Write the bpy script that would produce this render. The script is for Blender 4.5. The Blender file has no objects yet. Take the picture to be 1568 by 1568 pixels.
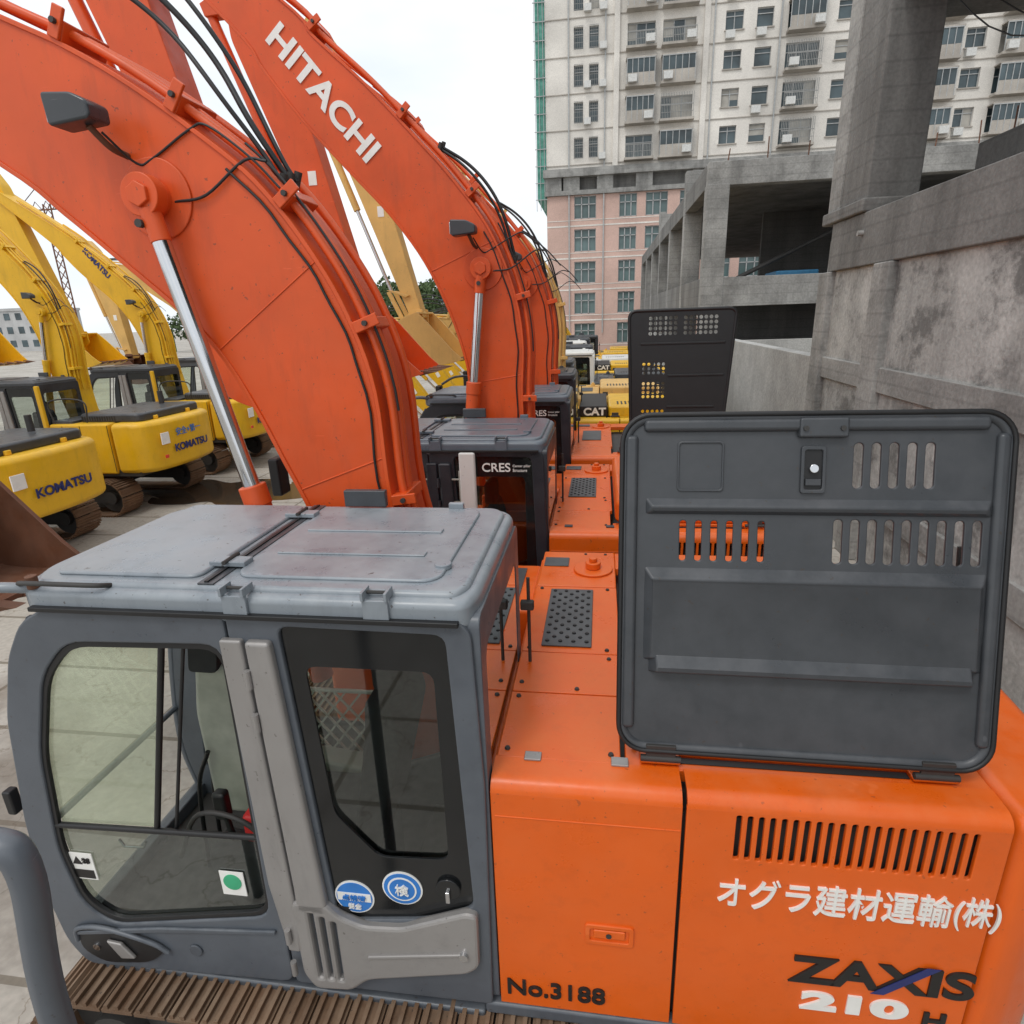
import bpy, bmesh, math, random
from mathutils import Matrix, Vector
random.seed(7)
scene=bpy.context.scene
COL=bpy.context.collection
# ------------------------------------------------------------------ camera
f=930.0
p=math.radians(17.8);a=math.radians(8.59);r=math.radians(-2)
R=Matrix.Rotation(a,3,'Z')@Matrix.Rotation(math.pi/2-p,3,'X')@Matrix.Rotation(r,3,'Z')
cd=bpy.data.cameras.new('camera'); cam=bpy.data.objects.new('camera',cd); COL.objects.link(cam)
cam.matrix_world=Matrix.Translation((0,0,3.9))@R.to_4x4()
cd.sensor_width=36; cd.lens=36*f/1568; cd.clip_end=2000; cd.clip_start=.05
scene.camera=cam
# ------------------------------------------------------------------ world / light
w=bpy.data.worlds.new("World"); scene.world=w; w.use_nodes=True
nt=w.node_tree; bg=nt.nodes['Background']
sky=nt.nodes.new('ShaderNodeTexSky'); sky.sky_type='NISHITA'; sky.sun_disc=False
SE,SR=math.radians(58),math.radians(205)
sky.sun_elevation=SE; sky.sun_rotation=SR; sky.dust_density=3
mx=nt.nodes.new('ShaderNodeMix'); mx.data_type='RGBA'; mx.inputs[0].default_value=.9
tc=nt.nodes.new('ShaderNodeTexCoord'); no=nt.nodes.new('ShaderNodeTexNoise'); no.inputs['Scale'].default_value=2.2; no.inputs['Detail'].default_value=5
mp=nt.nodes.new('ShaderNodeMapping'); mp.inputs['Scale'].default_value=(1,1,3)
cr=nt.nodes.new('ShaderNodeValToRGB'); cr.color_ramp.elements[0].position=.35; cr.color_ramp.elements[0].color=(9.8,10.6,11.3,1)
cr.color_ramp.elements[1].position=.62; cr.color_ramp.elements[1].color=(12.2,12.3,12.4,1)
nt.links.new(tc.outputs['Generated'],mp.inputs[0]); nt.links.new(mp.outputs[0],no.inputs[0]); nt.links.new(no.outputs[0],cr.inputs[0])
nt.links.new(sky.outputs[0],mx.inputs[6]); nt.links.new(cr.outputs[0],mx.inputs[7]); nt.links.new(mx.outputs[2],bg.inputs[0])
bg.inputs[1].default_value=.098
sl=bpy.data.lights.new('sun','SUN'); sl.energy=1.0; sl.angle=math.radians(16); sl.color=(1,.97,.92)
so=bpy.data.objects.new('sun',sl); COL.objects.link(so)
so.rotation_euler=Vector((math.sin(SR)*math.cos(SE)*1.0,math.cos(SR)*math.cos(SE),math.sin(SE))).to_track_quat('Z','Y').to_euler()
scene.view_settings.view_transform='Standard'; scene.view_settings.look='None'; scene.view_settings.exposure=0
# ------------------------------------------------------------------ materials
def newmat(n):
    m=bpy.data.materials.new(n); m.use_nodes=True
    return m,m.node_tree,m.node_tree.nodes['Principled BSDF']
def N(nt,t,**k):
    n=nt.nodes.new(t)
    for a_,b_ in k.items():
        setattr(n,a_,b_)
    return n
def noise(nt,scale,detail=5,mapscale=None,rough=.55):
    t=N(nt,'ShaderNodeTexCoord'); n=N(nt,'ShaderNodeTexNoise'); n.inputs['Scale'].default_value=scale; n.inputs['Detail'].default_value=detail; n.inputs['Roughness'].default_value=rough
    if mapscale:
        m=N(nt,'ShaderNodeMapping'); m.inputs['Scale'].default_value=mapscale
        nt.links.new(t.outputs['Object'],m.inputs[0]); nt.links.new(m.outputs[0],n.inputs[0])
    else: nt.links.new(t.outputs['Object'],n.inputs[0])
    return n
def ramp(nt,src,p0,p1,c0=(0,0,0,1),c1=(1,1,1,1)):
    c=N(nt,'ShaderNodeValToRGB'); e=c.color_ramp.elements
    e[0].position=p0;e[1].position=p1;e[0].color=c0;e[1].color=c1
    nt.links.new(src,c.inputs[0]); return c
def mix(nt,fac,A,B,mode='MIX'):
    m=N(nt,'ShaderNodeMix'); m.data_type='RGBA'; m.blend_type=mode
    for s,v in ((m.inputs[0],fac),(m.inputs[6],A),(m.inputs[7],B)):
        if hasattr(v,'is_output'): nt.links.new(v,s)
        else: s.default_value=v
    return m.outputs[2]
def c4(c,k=1): return (c[0]*k,c[1]*k,c[2]*k,1)
def paint(name,c,rough=.38,var=.1,dust=.3,dirt=.35,metal=0,dustc=(.36,.31,.26)):
    m,nt,b=newmat(name)
    n1=noise(nt,1.6,4); r1=ramp(nt,n1.outputs[0],.3,.7,c4(c,1-var),c4([min(1,x*(1+var)) for x in c]))
    col=r1.outputs[0]
    n2=noise(nt,8,5,(1,1,.22),.7); r2=ramp(nt,n2.outputs[0],.52,.78,(0,0,0,1),(dirt,)*3+(1,))
    col=mix(nt,r2.outputs[0],col,c4([x*.42+.012 for x in c]))
    g=N(nt,'ShaderNodeNewGeometry'); s=N(nt,'ShaderNodeSeparateXYZ'); nt.links.new(g.outputs['Normal'],s.inputs[0])
    n3=noise(nt,4.5,5,None,.65); r3=ramp(nt,n3.outputs[0],.38,.72)
    ma=N(nt,'ShaderNodeMath',operation='ADD',use_clamp=True); nt.links.new(s.outputs[2],ma.inputs[0]); ma.inputs[1].default_value=.22
    mu=N(nt,'ShaderNodeMath',operation='MULTIPLY',use_clamp=True); nt.links.new(ma.outputs[0],mu.inputs[0]); nt.links.new(r3.outputs[0],mu.inputs[1])
    mu2=N(nt,'ShaderNodeMath',operation='MULTIPLY',use_clamp=True); nt.links.new(mu.outputs[0],mu2.inputs[0]); mu2.inputs[1].default_value=dust
    col=mix(nt,mu2.outputs[0],col,c4(dustc))
    n5=noise(nt,38,2); r5=ramp(nt,n5.outputs[0],.70,.74)
    mu3=N(nt,'ShaderNodeMath',operation='MULTIPLY'); nt.links.new(r5.outputs[0],mu3.inputs[0]); mu3.inputs[1].default_value=min(1,dirt*1.6)
    col=mix(nt,mu3.outputs[0],col,(.06,.045,.035,1))
    # long fine scratches
    n7=noise(nt,14,3,(.25,.25,3.5),.6); r7=ramp(nt,n7.outputs[0],.715,.73,(0,0,0,1),(dirt*.8,)*3+(1,))
    col=mix(nt,r7.outputs[0],col,c4([min(1,x*1.6+.08) for x in c]))
    nt.links.new(col,b.inputs['Base Color'])
    rr=ramp(nt,n3.outputs[0],.3,.75,(rough*.75,)*3+(1,),(min(1,rough*1.6),)*3+(1,)); nt.links.new(rr.outputs[0],b.inputs['Roughness'])
    b.inputs['Metallic'].default_value=metal
    bp=N(nt,'ShaderNodeBump'); bp.inputs['Strength'].default_value=.2; bp.inputs['Distance'].default_value=.035
    nt.links.new(n1.outputs[0],bp.inputs['Height']); nt.links.new(bp.outputs[0],b.inputs['Normal'])
    return m
def plain(name,c,rough=.5,metal=0,var=.15,scale=8):
    m,nt,b=newmat(name)
    n=noise(nt,scale,3); r_=ramp(nt,n.outputs[0],.3,.7,c4(c,1-var),c4([min(1,x*(1+var)) for x in c])); nt.links.new(r_.outputs[0],b.inputs['Base Color'])
    b.inputs['Roughness'].default_value=rough; b.inputs['Metallic'].default_value=metal
    return m
def concrete(name,c,dark=.45,streak=.7,scale=.6,boards=True,patch=0):
    m,nt,b=newmat(name)
    n1=noise(nt,scale,8,None,.65); r1=ramp(nt,n1.outputs[0],.32,.68,c4(c,.72),c4(c,1.15))
    n2=noise(nt,1.2,6,(1,1,.12),.65); r2=ramp(nt,n2.outputs[0],.45,.7,(0,0,0,1),(streak,)*3+(1,))
    col=mix(nt,r2.outputs[0],r1.outputs[0],c4(c,dark))
    if patch:
        n3=noise(nt,1.1,9,(1,1,1.3),.72); r3=ramp(nt,n3.outputs[0],.50,.60,(0,0,0,1),(patch,)*3+(1,))
        col=mix(nt,r3.outputs[0],col,c4(c,dark*.8))
        n6=noise(nt,.5,6,None,.6); r6=ramp(nt,n6.outputs[0],.5,.58,(0,0,0,1),(patch*.6,)*3+(1,)); col=mix(nt,r6.outputs[0],col,(.62,.61,.58,1))
    n4=noise(nt,18,4); r4=ramp(nt,n4.outputs[0],.3,.7,(.8,.8,.8,1),(1.1,1.1,1.1,1))
    col=mix(nt,1.0,col,r4.outputs[0],'MULTIPLY')
    if boards:
        wv=N(nt,'ShaderNodeTexWave'); wv.bands_direction='Z'; wv.inputs['Scale'].default_value=1.0; wv.inputs['Distortion'].default_value=.25; wv.inputs['Detail'].default_value=2
        t=N(nt,'ShaderNodeTexCoord'); nt.links.new(t.outputs['Object'],wv.inputs[0])
        rw=ramp(nt,wv.outputs[0],.0,.05,(.72,.72,.72,1),(1,1,1,1)); col=mix(nt,.6,col,rw.outputs[0],'MULTIPLY')
    nt.links.new(col,b.inputs['Base Color']); b.inputs['Roughness'].default_value=.9
    bp=N(nt,'ShaderNodeBump'); bp.inputs['Strength'].default_value=.4; bp.inputs['Distance'].default_value=.02
    nt.links.new(n4.outputs[0],bp.inputs['Height']); nt.links.new(bp.outputs[0],b.inputs['Normal'])
    return m
def glass(name,tint,refl=1.0,film=0,filmc=(.62,.68,.55)):
    m,nt,b=newmat(name); nt.nodes.remove(b); o=nt.nodes['Material Output']
    t=N(nt,'ShaderNodeBsdfTransparent'); t.inputs[0].default_value=c4([x**.5 for x in tint])
    g=N(nt,'ShaderNodeBsdfGlossy'); g.inputs['Roughness'].default_value=.02; g.inputs[0].default_value=(.9,.95,.95,1)
    fr=N(nt,'ShaderNodeFresnel'); fr.inputs[0].default_value=1.5
    ge=N(nt,'ShaderNodeNewGeometry'); inv=N(nt,'ShaderNodeMath',operation='SUBTRACT'); inv.inputs[0].default_value=refl; 
    sc_=N(nt,'ShaderNodeMath',operation='MULTIPLY'); nt.links.new(ge.outputs['Backfacing'],sc_.inputs[0]); sc_.inputs[1].default_value=refl; nt.links.new(sc_.outputs[0],inv.inputs[1])
    mu=N(nt,'ShaderNodeMath',operation='MULTIPLY'); nt.links.new(fr.outputs[0],mu.inputs[0]); nt.links.new(inv.outputs[0],mu.inputs[1])
    ms=N(nt,'ShaderNodeMixShader'); nt.links.new(mu.outputs[0],ms.inputs[0]); nt.links.new(t.outputs[0],ms.inputs[1]); nt.links.new(g.outputs[0],ms.inputs[2])
    out=ms.outputs[0]
    if film:
        d=N(nt,'ShaderNodeBsdfDiffuse'); d.inputs[0].default_value=c4(filmc); nn_=noise(nt,2.5,5,(1,1,.5)); rn=ramp(nt,nn_.outputs[0],.3,.7,(film*.7,)*3+(1,),(film*1.3,)*3+(1,))
        m2=N(nt,'ShaderNodeMixShader'); nt.links.new(rn.outputs[0],m2.inputs[0]); nt.links.new(out,m2.inputs[1]); nt.links.new(d.outputs[0],m2.inputs[2]); out=m2.outputs[0]
    nt.links.new(out,o.inputs[0])
    return m
ORANGE=paint('orange_paint',(.78,.120,.006),.32,.05,.22,.22,dustc=(.75,.33,.15))
BOOMOR=paint('orange_boom_paint',(.70,.085,.010),.38,.12,.3,.34,dustc=(.55,.25,.14))
YELLOW=paint('yellow_paint',(.80,.46,.01),.4,.08,.2,.3)
YELLOW2=paint('faded_yellow_paint',(.72,.44,.13),.5,.12,.3,.35)
WHITEP=paint('white_paint',(.75,.75,.72),.4,.05,.2,.2)
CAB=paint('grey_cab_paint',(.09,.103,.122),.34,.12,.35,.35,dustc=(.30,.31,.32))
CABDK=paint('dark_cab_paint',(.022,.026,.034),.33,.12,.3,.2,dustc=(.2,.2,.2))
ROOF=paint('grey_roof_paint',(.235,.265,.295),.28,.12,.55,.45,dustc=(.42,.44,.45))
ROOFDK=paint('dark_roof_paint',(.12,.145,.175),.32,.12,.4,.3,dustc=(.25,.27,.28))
SILVER=paint('silver_trim',(.33,.315,.305),.36,.08,.2,.3,metal=.35,dustc=(.4,.38,.35))
HOOD=paint('dark_hood_paint',(.048,.053,.060),.33,.12,.35,.4,dustc=(.19,.19,.20))
BLACK=plain('black_rubber',(.012,.012,.013),.45)
BLACKP=plain('black_panel',(.01,.011,.012),.12)
DARK=plain('dark_steel',(.04,.038,.036),.6)
CHROME=plain('chrome_rod',(.62,.63,.65),.12,1,.05)
RUST=paint('rusty_track_steel',(.17,.095,.052),.75,.4,.5,.7,dustc=(.36,.27,.19))
RUSTB=paint('worn_bucket_steel',(.15,.06,.03),.6,.4,.4,.5,dustc=(.25,.15,.1))
TREAD=plain('tread_plate',(.10,.105,.11),.5,.2)
SEAT=plain('seat_fabric',(.035,.035,.038),.9)
BEIGE=plain('console_plastic',(.40,.41,.36),.6)
RED=plain('red_plastic',(.6,.02,.02),.5)
WHITE=plain('white_decal',(.85,.84,.8),.5,0,.06)
BLKD=plain('black_decal',(.015,.013,.012),.5)
BLUE=plain('blue_decal',(.03,.20,.60),.4)
SIGNR=plain('red_decal',(.7,.05,.03),.4)
NAVY=plain('navy_decal',(.02,.03,.15),.4)
GREEND=plain('green_decal',(.05,.4,.2))
GL_G=glass('tinted_glass',(.80,.88,.72),1.6,.14)
GL_D=glass('dark_glass',(.50,.56,.50),2.2)
GL_C=glass('clear_glass',(.92,.94,.91),1.0)
LENS=plain('lamp_lens',(.5,.52,.55),.1,.3)
# ------------------------------------------------------------------ builders
TPL=[]
def reg(ob,mat,M):
    COL.objects.link(ob)
    if mat: ob.data.materials.append(mat)
    if M is not None: ob.matrix_world=M
    TPL.append(ob); return ob
def finish(me,ang=30):
    me.polygons.foreach_set('use_smooth',[True]*len(me.polygons)); me.update()
    me.set_sharp_from_angle(angle=math.radians(ang))
def bevmod(ob,bev,seg=2):
    if bev>0:
        b=ob.modifiers.new('bevel','BEVEL'); b.width=bev; b.segments=seg; b.limit_method='ANGLE'; b.angle_limit=math.radians(38); b.harden_normals=True
def box(name,x0,x1,y0,y1,z0,z1,mat,bev=.006,M=None,seg=2):
    me=bpy.data.meshes.new(name)
    v=[(x,y,z) for x in(x0,x1) for y in(y0,y1) for z in(z0,z1)]
    me.from_pydata(v,[],[(0,1,3,2),(4,6,7,5),(0,4,5,1),(2,3,7,6),(0,2,6,4),(1,5,7,3)])
    finish(me); ob=bpy.data.objects.new(name,me); reg(ob,mat,M); bevmod(ob,bev,seg); return ob
def boxes(name,lst,mat,M=None):
    vs=[];fs=[]
    for b in lst:
        x0,x1,y0,y1,z0,z1=b[:6]; T=b[6] if len(b)>6 else None
        k=len(vs)
        for x in(x0,x1):
            for y in(y0,y1):
                for z in(z0,z1):
                    v=Vector((x,y,z)); vs.append(T@v if T else v)
        fs+=[tuple(k+i for i in q) for q in((0,1,3,2),(4,6,7,5),(0,4,5,1),(2,3,7,6),(0,2,6,4),(1,5,7,3))]
    me=bpy.data.meshes.new(name); me.from_pydata([tuple(v) for v in vs],[],fs); me.update()
    return reg(bpy.data.objects.new(name,me),mat,M)
def studs(name,lst,rad,h,mat,k=8):
    vs=[];fs=[]
    for (x,y,z) in lst:
        b=len(vs)
        for zz,rr in((z,rad),(z+h,rad*.75)):
            for i in range(k): t=2*math.pi*i/k; vs.append((x+rr*math.cos(t),y+rr*math.sin(t),zz))
        fs.append(tuple(b+k+i for i in range(k)))
        for i in range(k): fs.append((b+i,b+(i+1)%k,b+k+(i+1)%k,b+k+i))
    me=bpy.data.meshes.new(name); me.from_pydata(vs,[],fs); me.update(); return reg(bpy.data.objects.new(name,me),mat,None)
def prism(name,pts,y0,y1,mat,bev=.008,seg=2,plane='XZ',M=None):
    n=len(pts)
    if plane=='XZ': v=[(q[0],y0,q[1]) for q in pts]+[(q[0],y1,q[1]) for q in pts]
    elif plane=='XY': v=[(q[0],q[1],y0) for q in pts]+[(q[0],q[1],y1) for q in pts]
    else: v=[(y0,q[0],q[1]) for q in pts]+[(y1,q[0],q[1]) for q in pts]
    me=bpy.data.meshes.new(name)
    me.from_pydata(v,[],[tuple(range(n)),tuple(range(2*n-1,n-1,-1))]+[(i,i+n,(i+1)%n+n,(i+1)%n) for i in range(n)])
    bm=bmesh.new(); bm.from_mesh(me); bmesh.ops.recalc_face_normals(bm,faces=bm.faces); bm.to_mesh(me); bm.free()
    finish(me); ob=bpy.data.objects.new(name,me); reg(ob,mat,M); bevmod(ob,bev,seg); return ob
def plate(name,outer,holes,th,mat,M,bev=.003):
    cu=bpy.data.curves.new(name,'CURVE'); cu.dimensions='2D'; cu.fill_mode='BOTH'
    for loop in [outer]+holes:
        s=cu.splines.new('POLY'); s.points.add(len(loop)-1)
        for i,q in enumerate(loop): s.points[i].co=(q[0],q[1],0,1)
        s.use_cyclic_u=True
    cu.extrude=max(0,th/2-bev); cu.bevel_depth=bev; cu.bevel_resolution=1; cu.offset=-bev
    ob=bpy.data.objects.new(name,cu); reg(ob,mat,M); ob['ang']=20; return ob
def pane(name,pts,mat,M):
    # closed thin solid with outward normals (needed by the glass shader)
    n=len(pts); t=.003
    me=bpy.data.meshes.new(name)
    me.from_pydata([(q[0],q[1],t) for q in pts]+[(q[0],q[1],-t) for q in pts],[],[tuple(range(n)),tuple(range(2*n-1,n-1,-1))]+[(i,i+n,(i+1)%n+n,(i+1)%n) for i in range(n)])
    bm=bmesh.new(); bm.from_mesh(me); bmesh.ops.recalc_face_normals(bm,faces=bm.faces); bm.to_mesh(me); bm.free()
    return reg(bpy.data.objects.new(name,me),mat,M)
def catmull(pts,k=6,closed=False):
    P=[Vector(q) for q in pts]; out=[]; n=len(P)
    for i in range(n if closed else n-1):
        p0=P[(i-1)%n] if (closed or i>0) else P[0]*2-P[1]; p1=P[i]; p2=P[(i+1)%n]
        p3=P[(i+2)%n] if (closed or i+2<n) else P[-1]*2-P[-2]
        for j in range(k):
            t=j/k; out.append(.5*((2*p1)+(p2-p0)*t+(2*p0-5*p1+4*p2-p3)*t*t+(3*p1-p0-3*p2+p3)*t**3))
    if not closed: out.append(P[-1])
    return out
def tube(name,pts,rad,mat,smooth=6,M=None):
    if smooth and len(pts)>2: pts=catmull(pts,smooth)
    cu=bpy.data.curves.new(name,'CURVE'); cu.dimensions='3D'
    s=cu.splines.new('POLY'); s.points.add(len(pts)-1)
    for i,q in enumerate(pts): s.points[i].co=(q[0],q[1],q[2],1)
    cu.bevel_depth=rad; cu.bevel_resolution=3; cu.use_fill_caps=True
    ob=bpy.data.objects.new(name,cu); reg(ob,mat,M); ob['ang']=50; return ob
def cyl(name,p0,p1,rad,mat,seg=28,bev=.0,M=None):
    p0=Vector(p0);p1=Vector(p1);d=p1-p0
    me=bpy.data.meshes.new(name); bm=bmesh.new()
    bmesh.ops.create_cone(bm,cap_ends=True,segments=seg,radius1=rad,radius2=rad,depth=d.length,matrix=Matrix.Translation((p0+p1)/2)@d.to_track_quat('Z','Y').to_matrix().to_4x4())
    bm.to_mesh(me); bm.free(); finish(me,35); ob=bpy.data.objects.new(name,me); reg(ob,mat,M); bevmod(ob,bev); return ob
def text(name,body,w_,h_,M,mat,bold=.0):
    cu=bpy.data.curves.new(name,'FONT'); cu.body=body; cu.size=1; cu.extrude=.004; cu.offset=bold
    ob=bpy.data.objects.new(name,cu); reg(ob,mat,M); ob['fw']=w_; ob['fh']=h_; ob['ang']=20; return ob
def MXZ(x=0,y=0,z=0): return Matrix(((1,0,0,x),(0,0,-1,y),(0,1,0,z),(0,0,0,1)))
def MYZ(x,y=0,z=0): return Matrix(((0,0,1,x),(1,0,0,y),(0,1,0,z),(0,0,0,1)))
def rrect(x0,x1,y0,y1,rad,k=5):
    o=[]
    for cx,cy,a0 in((x1-rad,y1-rad,0),(x0+rad,y1-rad,90),(x0+rad,y0+rad,180),(x1-rad,y0+rad,270)):
        for i in range(k+1):
            t=math.radians(a0+90*i/k); o.append((cx+rad*math.cos(t),cy+rad*math.sin(t)))
    return o
def roundpoly(pts,rad,k=4):
    o=[];n=len(pts)
    for i in range(n):
        A=Vector(pts[i-1][:2]);B=Vector(pts[i][:2]);C=Vector(pts[(i+1)%n][:2])
        u=(A-B);v=(C-B); rr=min(rad,u.length*.45,v.length*.45); s=B+u.normalized()*rr; e=B+v.normalized()*rr
        for j in range(k+1):
            t=j/k; o.append(tuple((1-t)**2*s+2*t*(1-t)*B+t*t*e))
    return o
def group():
    global TPL
    TPL=[]; return TPL
# ------------------------------------------------------------------ CAB
g_cab=group()
O=[(-2.58,.80),(-2.66,.95),(-2.70,1.3),(-2.67,1.72),(-2.58,2.28),(-2.47,2.60),(-2.36,2.77),(-2.18,2.865),(-1.44,2.865),(-1.44,.86)]
O=roundpoly(O,.06,3)
H1=roundpoly([(-2.17,2.69),(-1.47,2.71),(-1.50,1.27),(-2.36,1.10),(-2.50,1.22),(-2.54,1.55),(-2.47,2.10),(-2.33,2.52)],.09,4)
plate('door_frame',O,[H1],.05,CAB,MXZ(y=.005),.008)
plate('door_seal',H1,[[(-1.91+(q[0]+1.91)*.965,1.9+(q[1]-1.9)*.965) for q in H1]],.02,BLACK,MXZ(y=.0),.003)
G=[(-1.43,.86),(-1.43,2.865),(-.50,2.85),(-.46,2.80),(-.44,2.1),(-.46,.88)]
H2=roundpoly([(-1.22,2.80),(-.56,2.79),(-.52,1.46),(-.75,1.36),(-1.16,1.30)],.05,4)
plate('rear_side_frame',roundpoly(G,.03,3),[H2],.05,CAB,MXZ(y=.005),.008)
plate('rear_window_border',H2,[roundpoly([(-1.14,2.62),(-.62,2.62),(-.62,1.70),(-.93,1.68),(-1.11,1.9)],.05,4)],.012,BLACKP,MXZ(y=.004),.002)
pane('rear_side_glass',[(-1.2,2.7),(-.56,2.7),(-.54,1.5),(-1.15,1.5)],GL_D,MXZ(y=.02))
pane('door_glass_front',[(-2.21,2.68),(-1.76,2.70),(-2.00,1.72),(-2.50,1.70),(-2.45,2.2),(-2.36,2.5)],GL_G,MXZ(y=.014))
pane('door_glass_lower',[(-2.52,1.68),(-1.49,1.72),(-1.50,1.28),(-2.36,1.12),(-2.49,1.22)],GL_D,MXZ(y=.014))
tube('door_mid_rail',[(-2.52,.0,1.69),(-1.49,.0,1.725)],.014,BLACK)
tube('sliding_pane_edge',[(-1.75,.01,2.70),(-2.00,.01,1.71)],.014,BLACK)
tube('sliding_pane_edge_rear',[(-1.66,.02,2.70),(-1.91,.02,1.71)],.008,BLACK)
prism('silver_pillar_front',[(-1.46,2.745),(-1.365,2.745),(-1.345,1.30),(-1.36,1.10),(-1.42,1.10),(-1.46,1.5)],-.045,-.01,SILVER,.012,3)
prism('silver_pillar_rear',[(-1.35,2.745),(-1.245,2.745),(-1.19,1.42),(-1.19,1.36),(-1.34,1.36),(-1.335,1.5)],-.055,-.01,SILVER,.018,3)
for z in(2.62,2.42,1.25,1.05): cyl('hinge',(-1.40 if z<2 else -1.355,-.055,z),(-1.40 if z<2 else -1.355,-.055,z-.08),.014,SILVER,12)
sp=[(-1.36,1.42),(-1.20,1.43),(-1.14,1.36),(-1.03,1.315),(-.85,1.33),(-.55,1.46),(-.50,1.45),(-.505,1.15),(-.56,1.10),(-1.04,.985),(-1.13,.90),(-1.31,.885),(-1.36,.98)]
sl_=[roundpoly([(-1.285+.052*i,1.37-.022*i),(-1.262+.052*i,1.37-.022*i),(-1.262+.05*i,.96),(-1.285+.05*i,.96)],.01,3) for i in range(3)]
plate('silver_vent_panel',roundpoly(sp,.035,4),sl_,.05,SILVER,MXZ(y=-.03),.014)
prism('silver_panel_crease',[(-1.02,1.155),(-.58,1.235),(-.57,1.22),(-1.02,1.135)],-.066,-.05,SILVER,.006)
box('vent_backing',-1.32,-1.10,-.012,-.004,.94,1.38,BLACK,0)
cyl('panel_screw',(-.57,-.05,1.22),(-.57,-.07,1.22),.02,CHROME,14)
for i,(sx,sz) in enumerate(((-1.07,1.44),(-.84,1.52))):
    cyl('round_sticker',(sx,-.003,sz),(sx,-.008,sz),.092,WHITE,32)
    cyl('round_sticker_ring',(sx,-.008,sz),(sx,-.011,sz),.084,BLUE,32)
    if i:
        cyl('round_sticker_core',(sx,-.011,sz),(sx,-.013,sz),.066,WHITE,28); cyl('round_sticker_logo',(sx,-.013,sz),(sx,-.0145,sz),.058,BLUE,24)
        text('sticker_mark','検',.06,.06,MXZ(sx-.03,-.018,sz-.03),WHITE,0)
    else:
        box('sticker_band',sx-.078,sx+.078,-.013,-.011,sz-.018,sz+.028,WHITE,0); text('sticker_text','点検済',.11,.03,MXZ(sx-.055,-.018,sz-.01),BLUE,0); text('sticker_text_low','安全',.06,.03,MXZ(sx-.03,-.016,sz-.06),WHITE,0)
cyl('window_lock',(-.63,.0,1.55),(-.63,-.02,1.55),.055,BLACKP,24,.006)
box('window_lock_lever',-.64,-.62,-.035,-.015,1.49,1.55,CHROME,.004)
plate('door_handle_bowl',roundpoly([(-2.56,1.06),(-2.40,1.08),(-2.16,1.02),(-2.10,.97),(-2.2,.88),(-2.46,.84),(-2.58,.92)],.06,4),[],.012,BLACK,MXZ(y=-.024),.004)
prism('door_handle',[(-2.40,1.02),(-2.32,1.01),(-2.26,.92),(-2.34,.91)],-.05,-.03,SILVER,.008)
tube('handle_rim',[(-2.58,-.03,.98),(-2.56,-.03,1.06),(-2.4,-.035,1.09),(-2.16,-.035,1.03),(-2.08,-.03,.97)],.012,CAB)
cyl('door_lock',(-2.48,-.025,.95),(-2.48,-.036,.95),.02,CHROME,14); cyl('door_plug',(-1.93,-.02,1.0),(-1.93,-.03,1.0),.035,CAB,20,.004)
box('door_catch',-2.735,-2.69,-.03,.02,1.75,1.88,BLACK,.01)
prism('door_crease_ridge',[(-2.58,1.04),(-2.1,1.13),(-1.48,1.20),(-1.48,1.175),(-2.1,1.10),(-2.58,1.015)],-.035,-.018,CAB,.007)
box('warning_decal',-2.51,-2.39,.002,.006,1.36,1.52,WHITE,0); box('warning_decal_black',-2.50,-2.40,-.001,.0015,1.37,1.42,BLKD,0)
prism('warning_decal_triangle',[(-2.50,1.455),(-2.45,1.455),(-2.475,1.50)],-.001,.0015,BLKD,0); text('warning_text','注意',.04,.03,MXZ(-2.445,-.001,1.465),BLKD,0)
box('inspection_decal',-1.73,-1.61,.002,.006,1.36,1.50,WHITE,0); cyl('inspection_decal_mark',(-1.67,.002,1.44),(-1.67,-.001,1.44),.045,GREEND,20)
tube('inner_grab_hook',[(-2.24,.03,1.60),(-2.22,.03,1.56),(-2.12,.03,1.565),(-2.10,.03,1.6)],.006,CHROME,0)
plate('far_side_frame',roundpoly([(-2.60,.80),(-2.70,1.3),(-2.67,1.72),(-2.48,2.60),(-2.2,2.865),(-.5,2.85),(-.46,.88)],.05,3),[roundpoly([(-2.54,1.15),(-2.38,2.6),(-2.15,2.72),(-.62,2.72),(-.60,1.5),(-1.5,1.15)],.06,3)],.05,CAB,MXZ(y=1.04),.008)
pane('far_side_glass',[(-2.56,1.1),(-2.38,2.65),(-.6,2.74),(-.58,1.4),(-1.5,1.1)],GL_C,MXZ(y=1.035))
fo=[(-2.62,.95),(-2.68,1.3),(-2.65,1.72),(-2.55,2.28),(-2.44,2.60),(-2.34,2.76)]
fo=[tuple(q) for q in catmull(fo,4)]
prism('windshield',[(x,z) for x,z in fo]+[(x+.006,z) for x,z in reversed(fo)],.06,1.0,GL_C,0)
for yy in(.03,1.04): tube('windshield_pillar',[(x,yy,z) for x,z in fo],.03,CAB,0)
tube('windshield_bottom_bar',[(-2.63,.03,.98),(-2.63,1.04,.98)],.04,CAB,0); tube('windshield_mid_bar',[(-2.66,.03,1.6),(-2.66,1.04,1.6)],.018,CAB,0)
box('lower_front_panel',-2.63,-2.58,.03,1.04,.78,1.02,CAB,.01)
plate('rear_frame',rrect(.0,1.06,.88,2.86,.05),[rrect(.10,.96,1.85,2.68,.06)],.05,CAB,MYZ(-.455),.006)
pane('rear_glass',rrect(.09,.97,1.84,2.69,.06),GL_D,MYZ(-.437))
box('cab_floor',-2.58,-.48,.03,1.03,.86,.94,DARK,.01)
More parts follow.
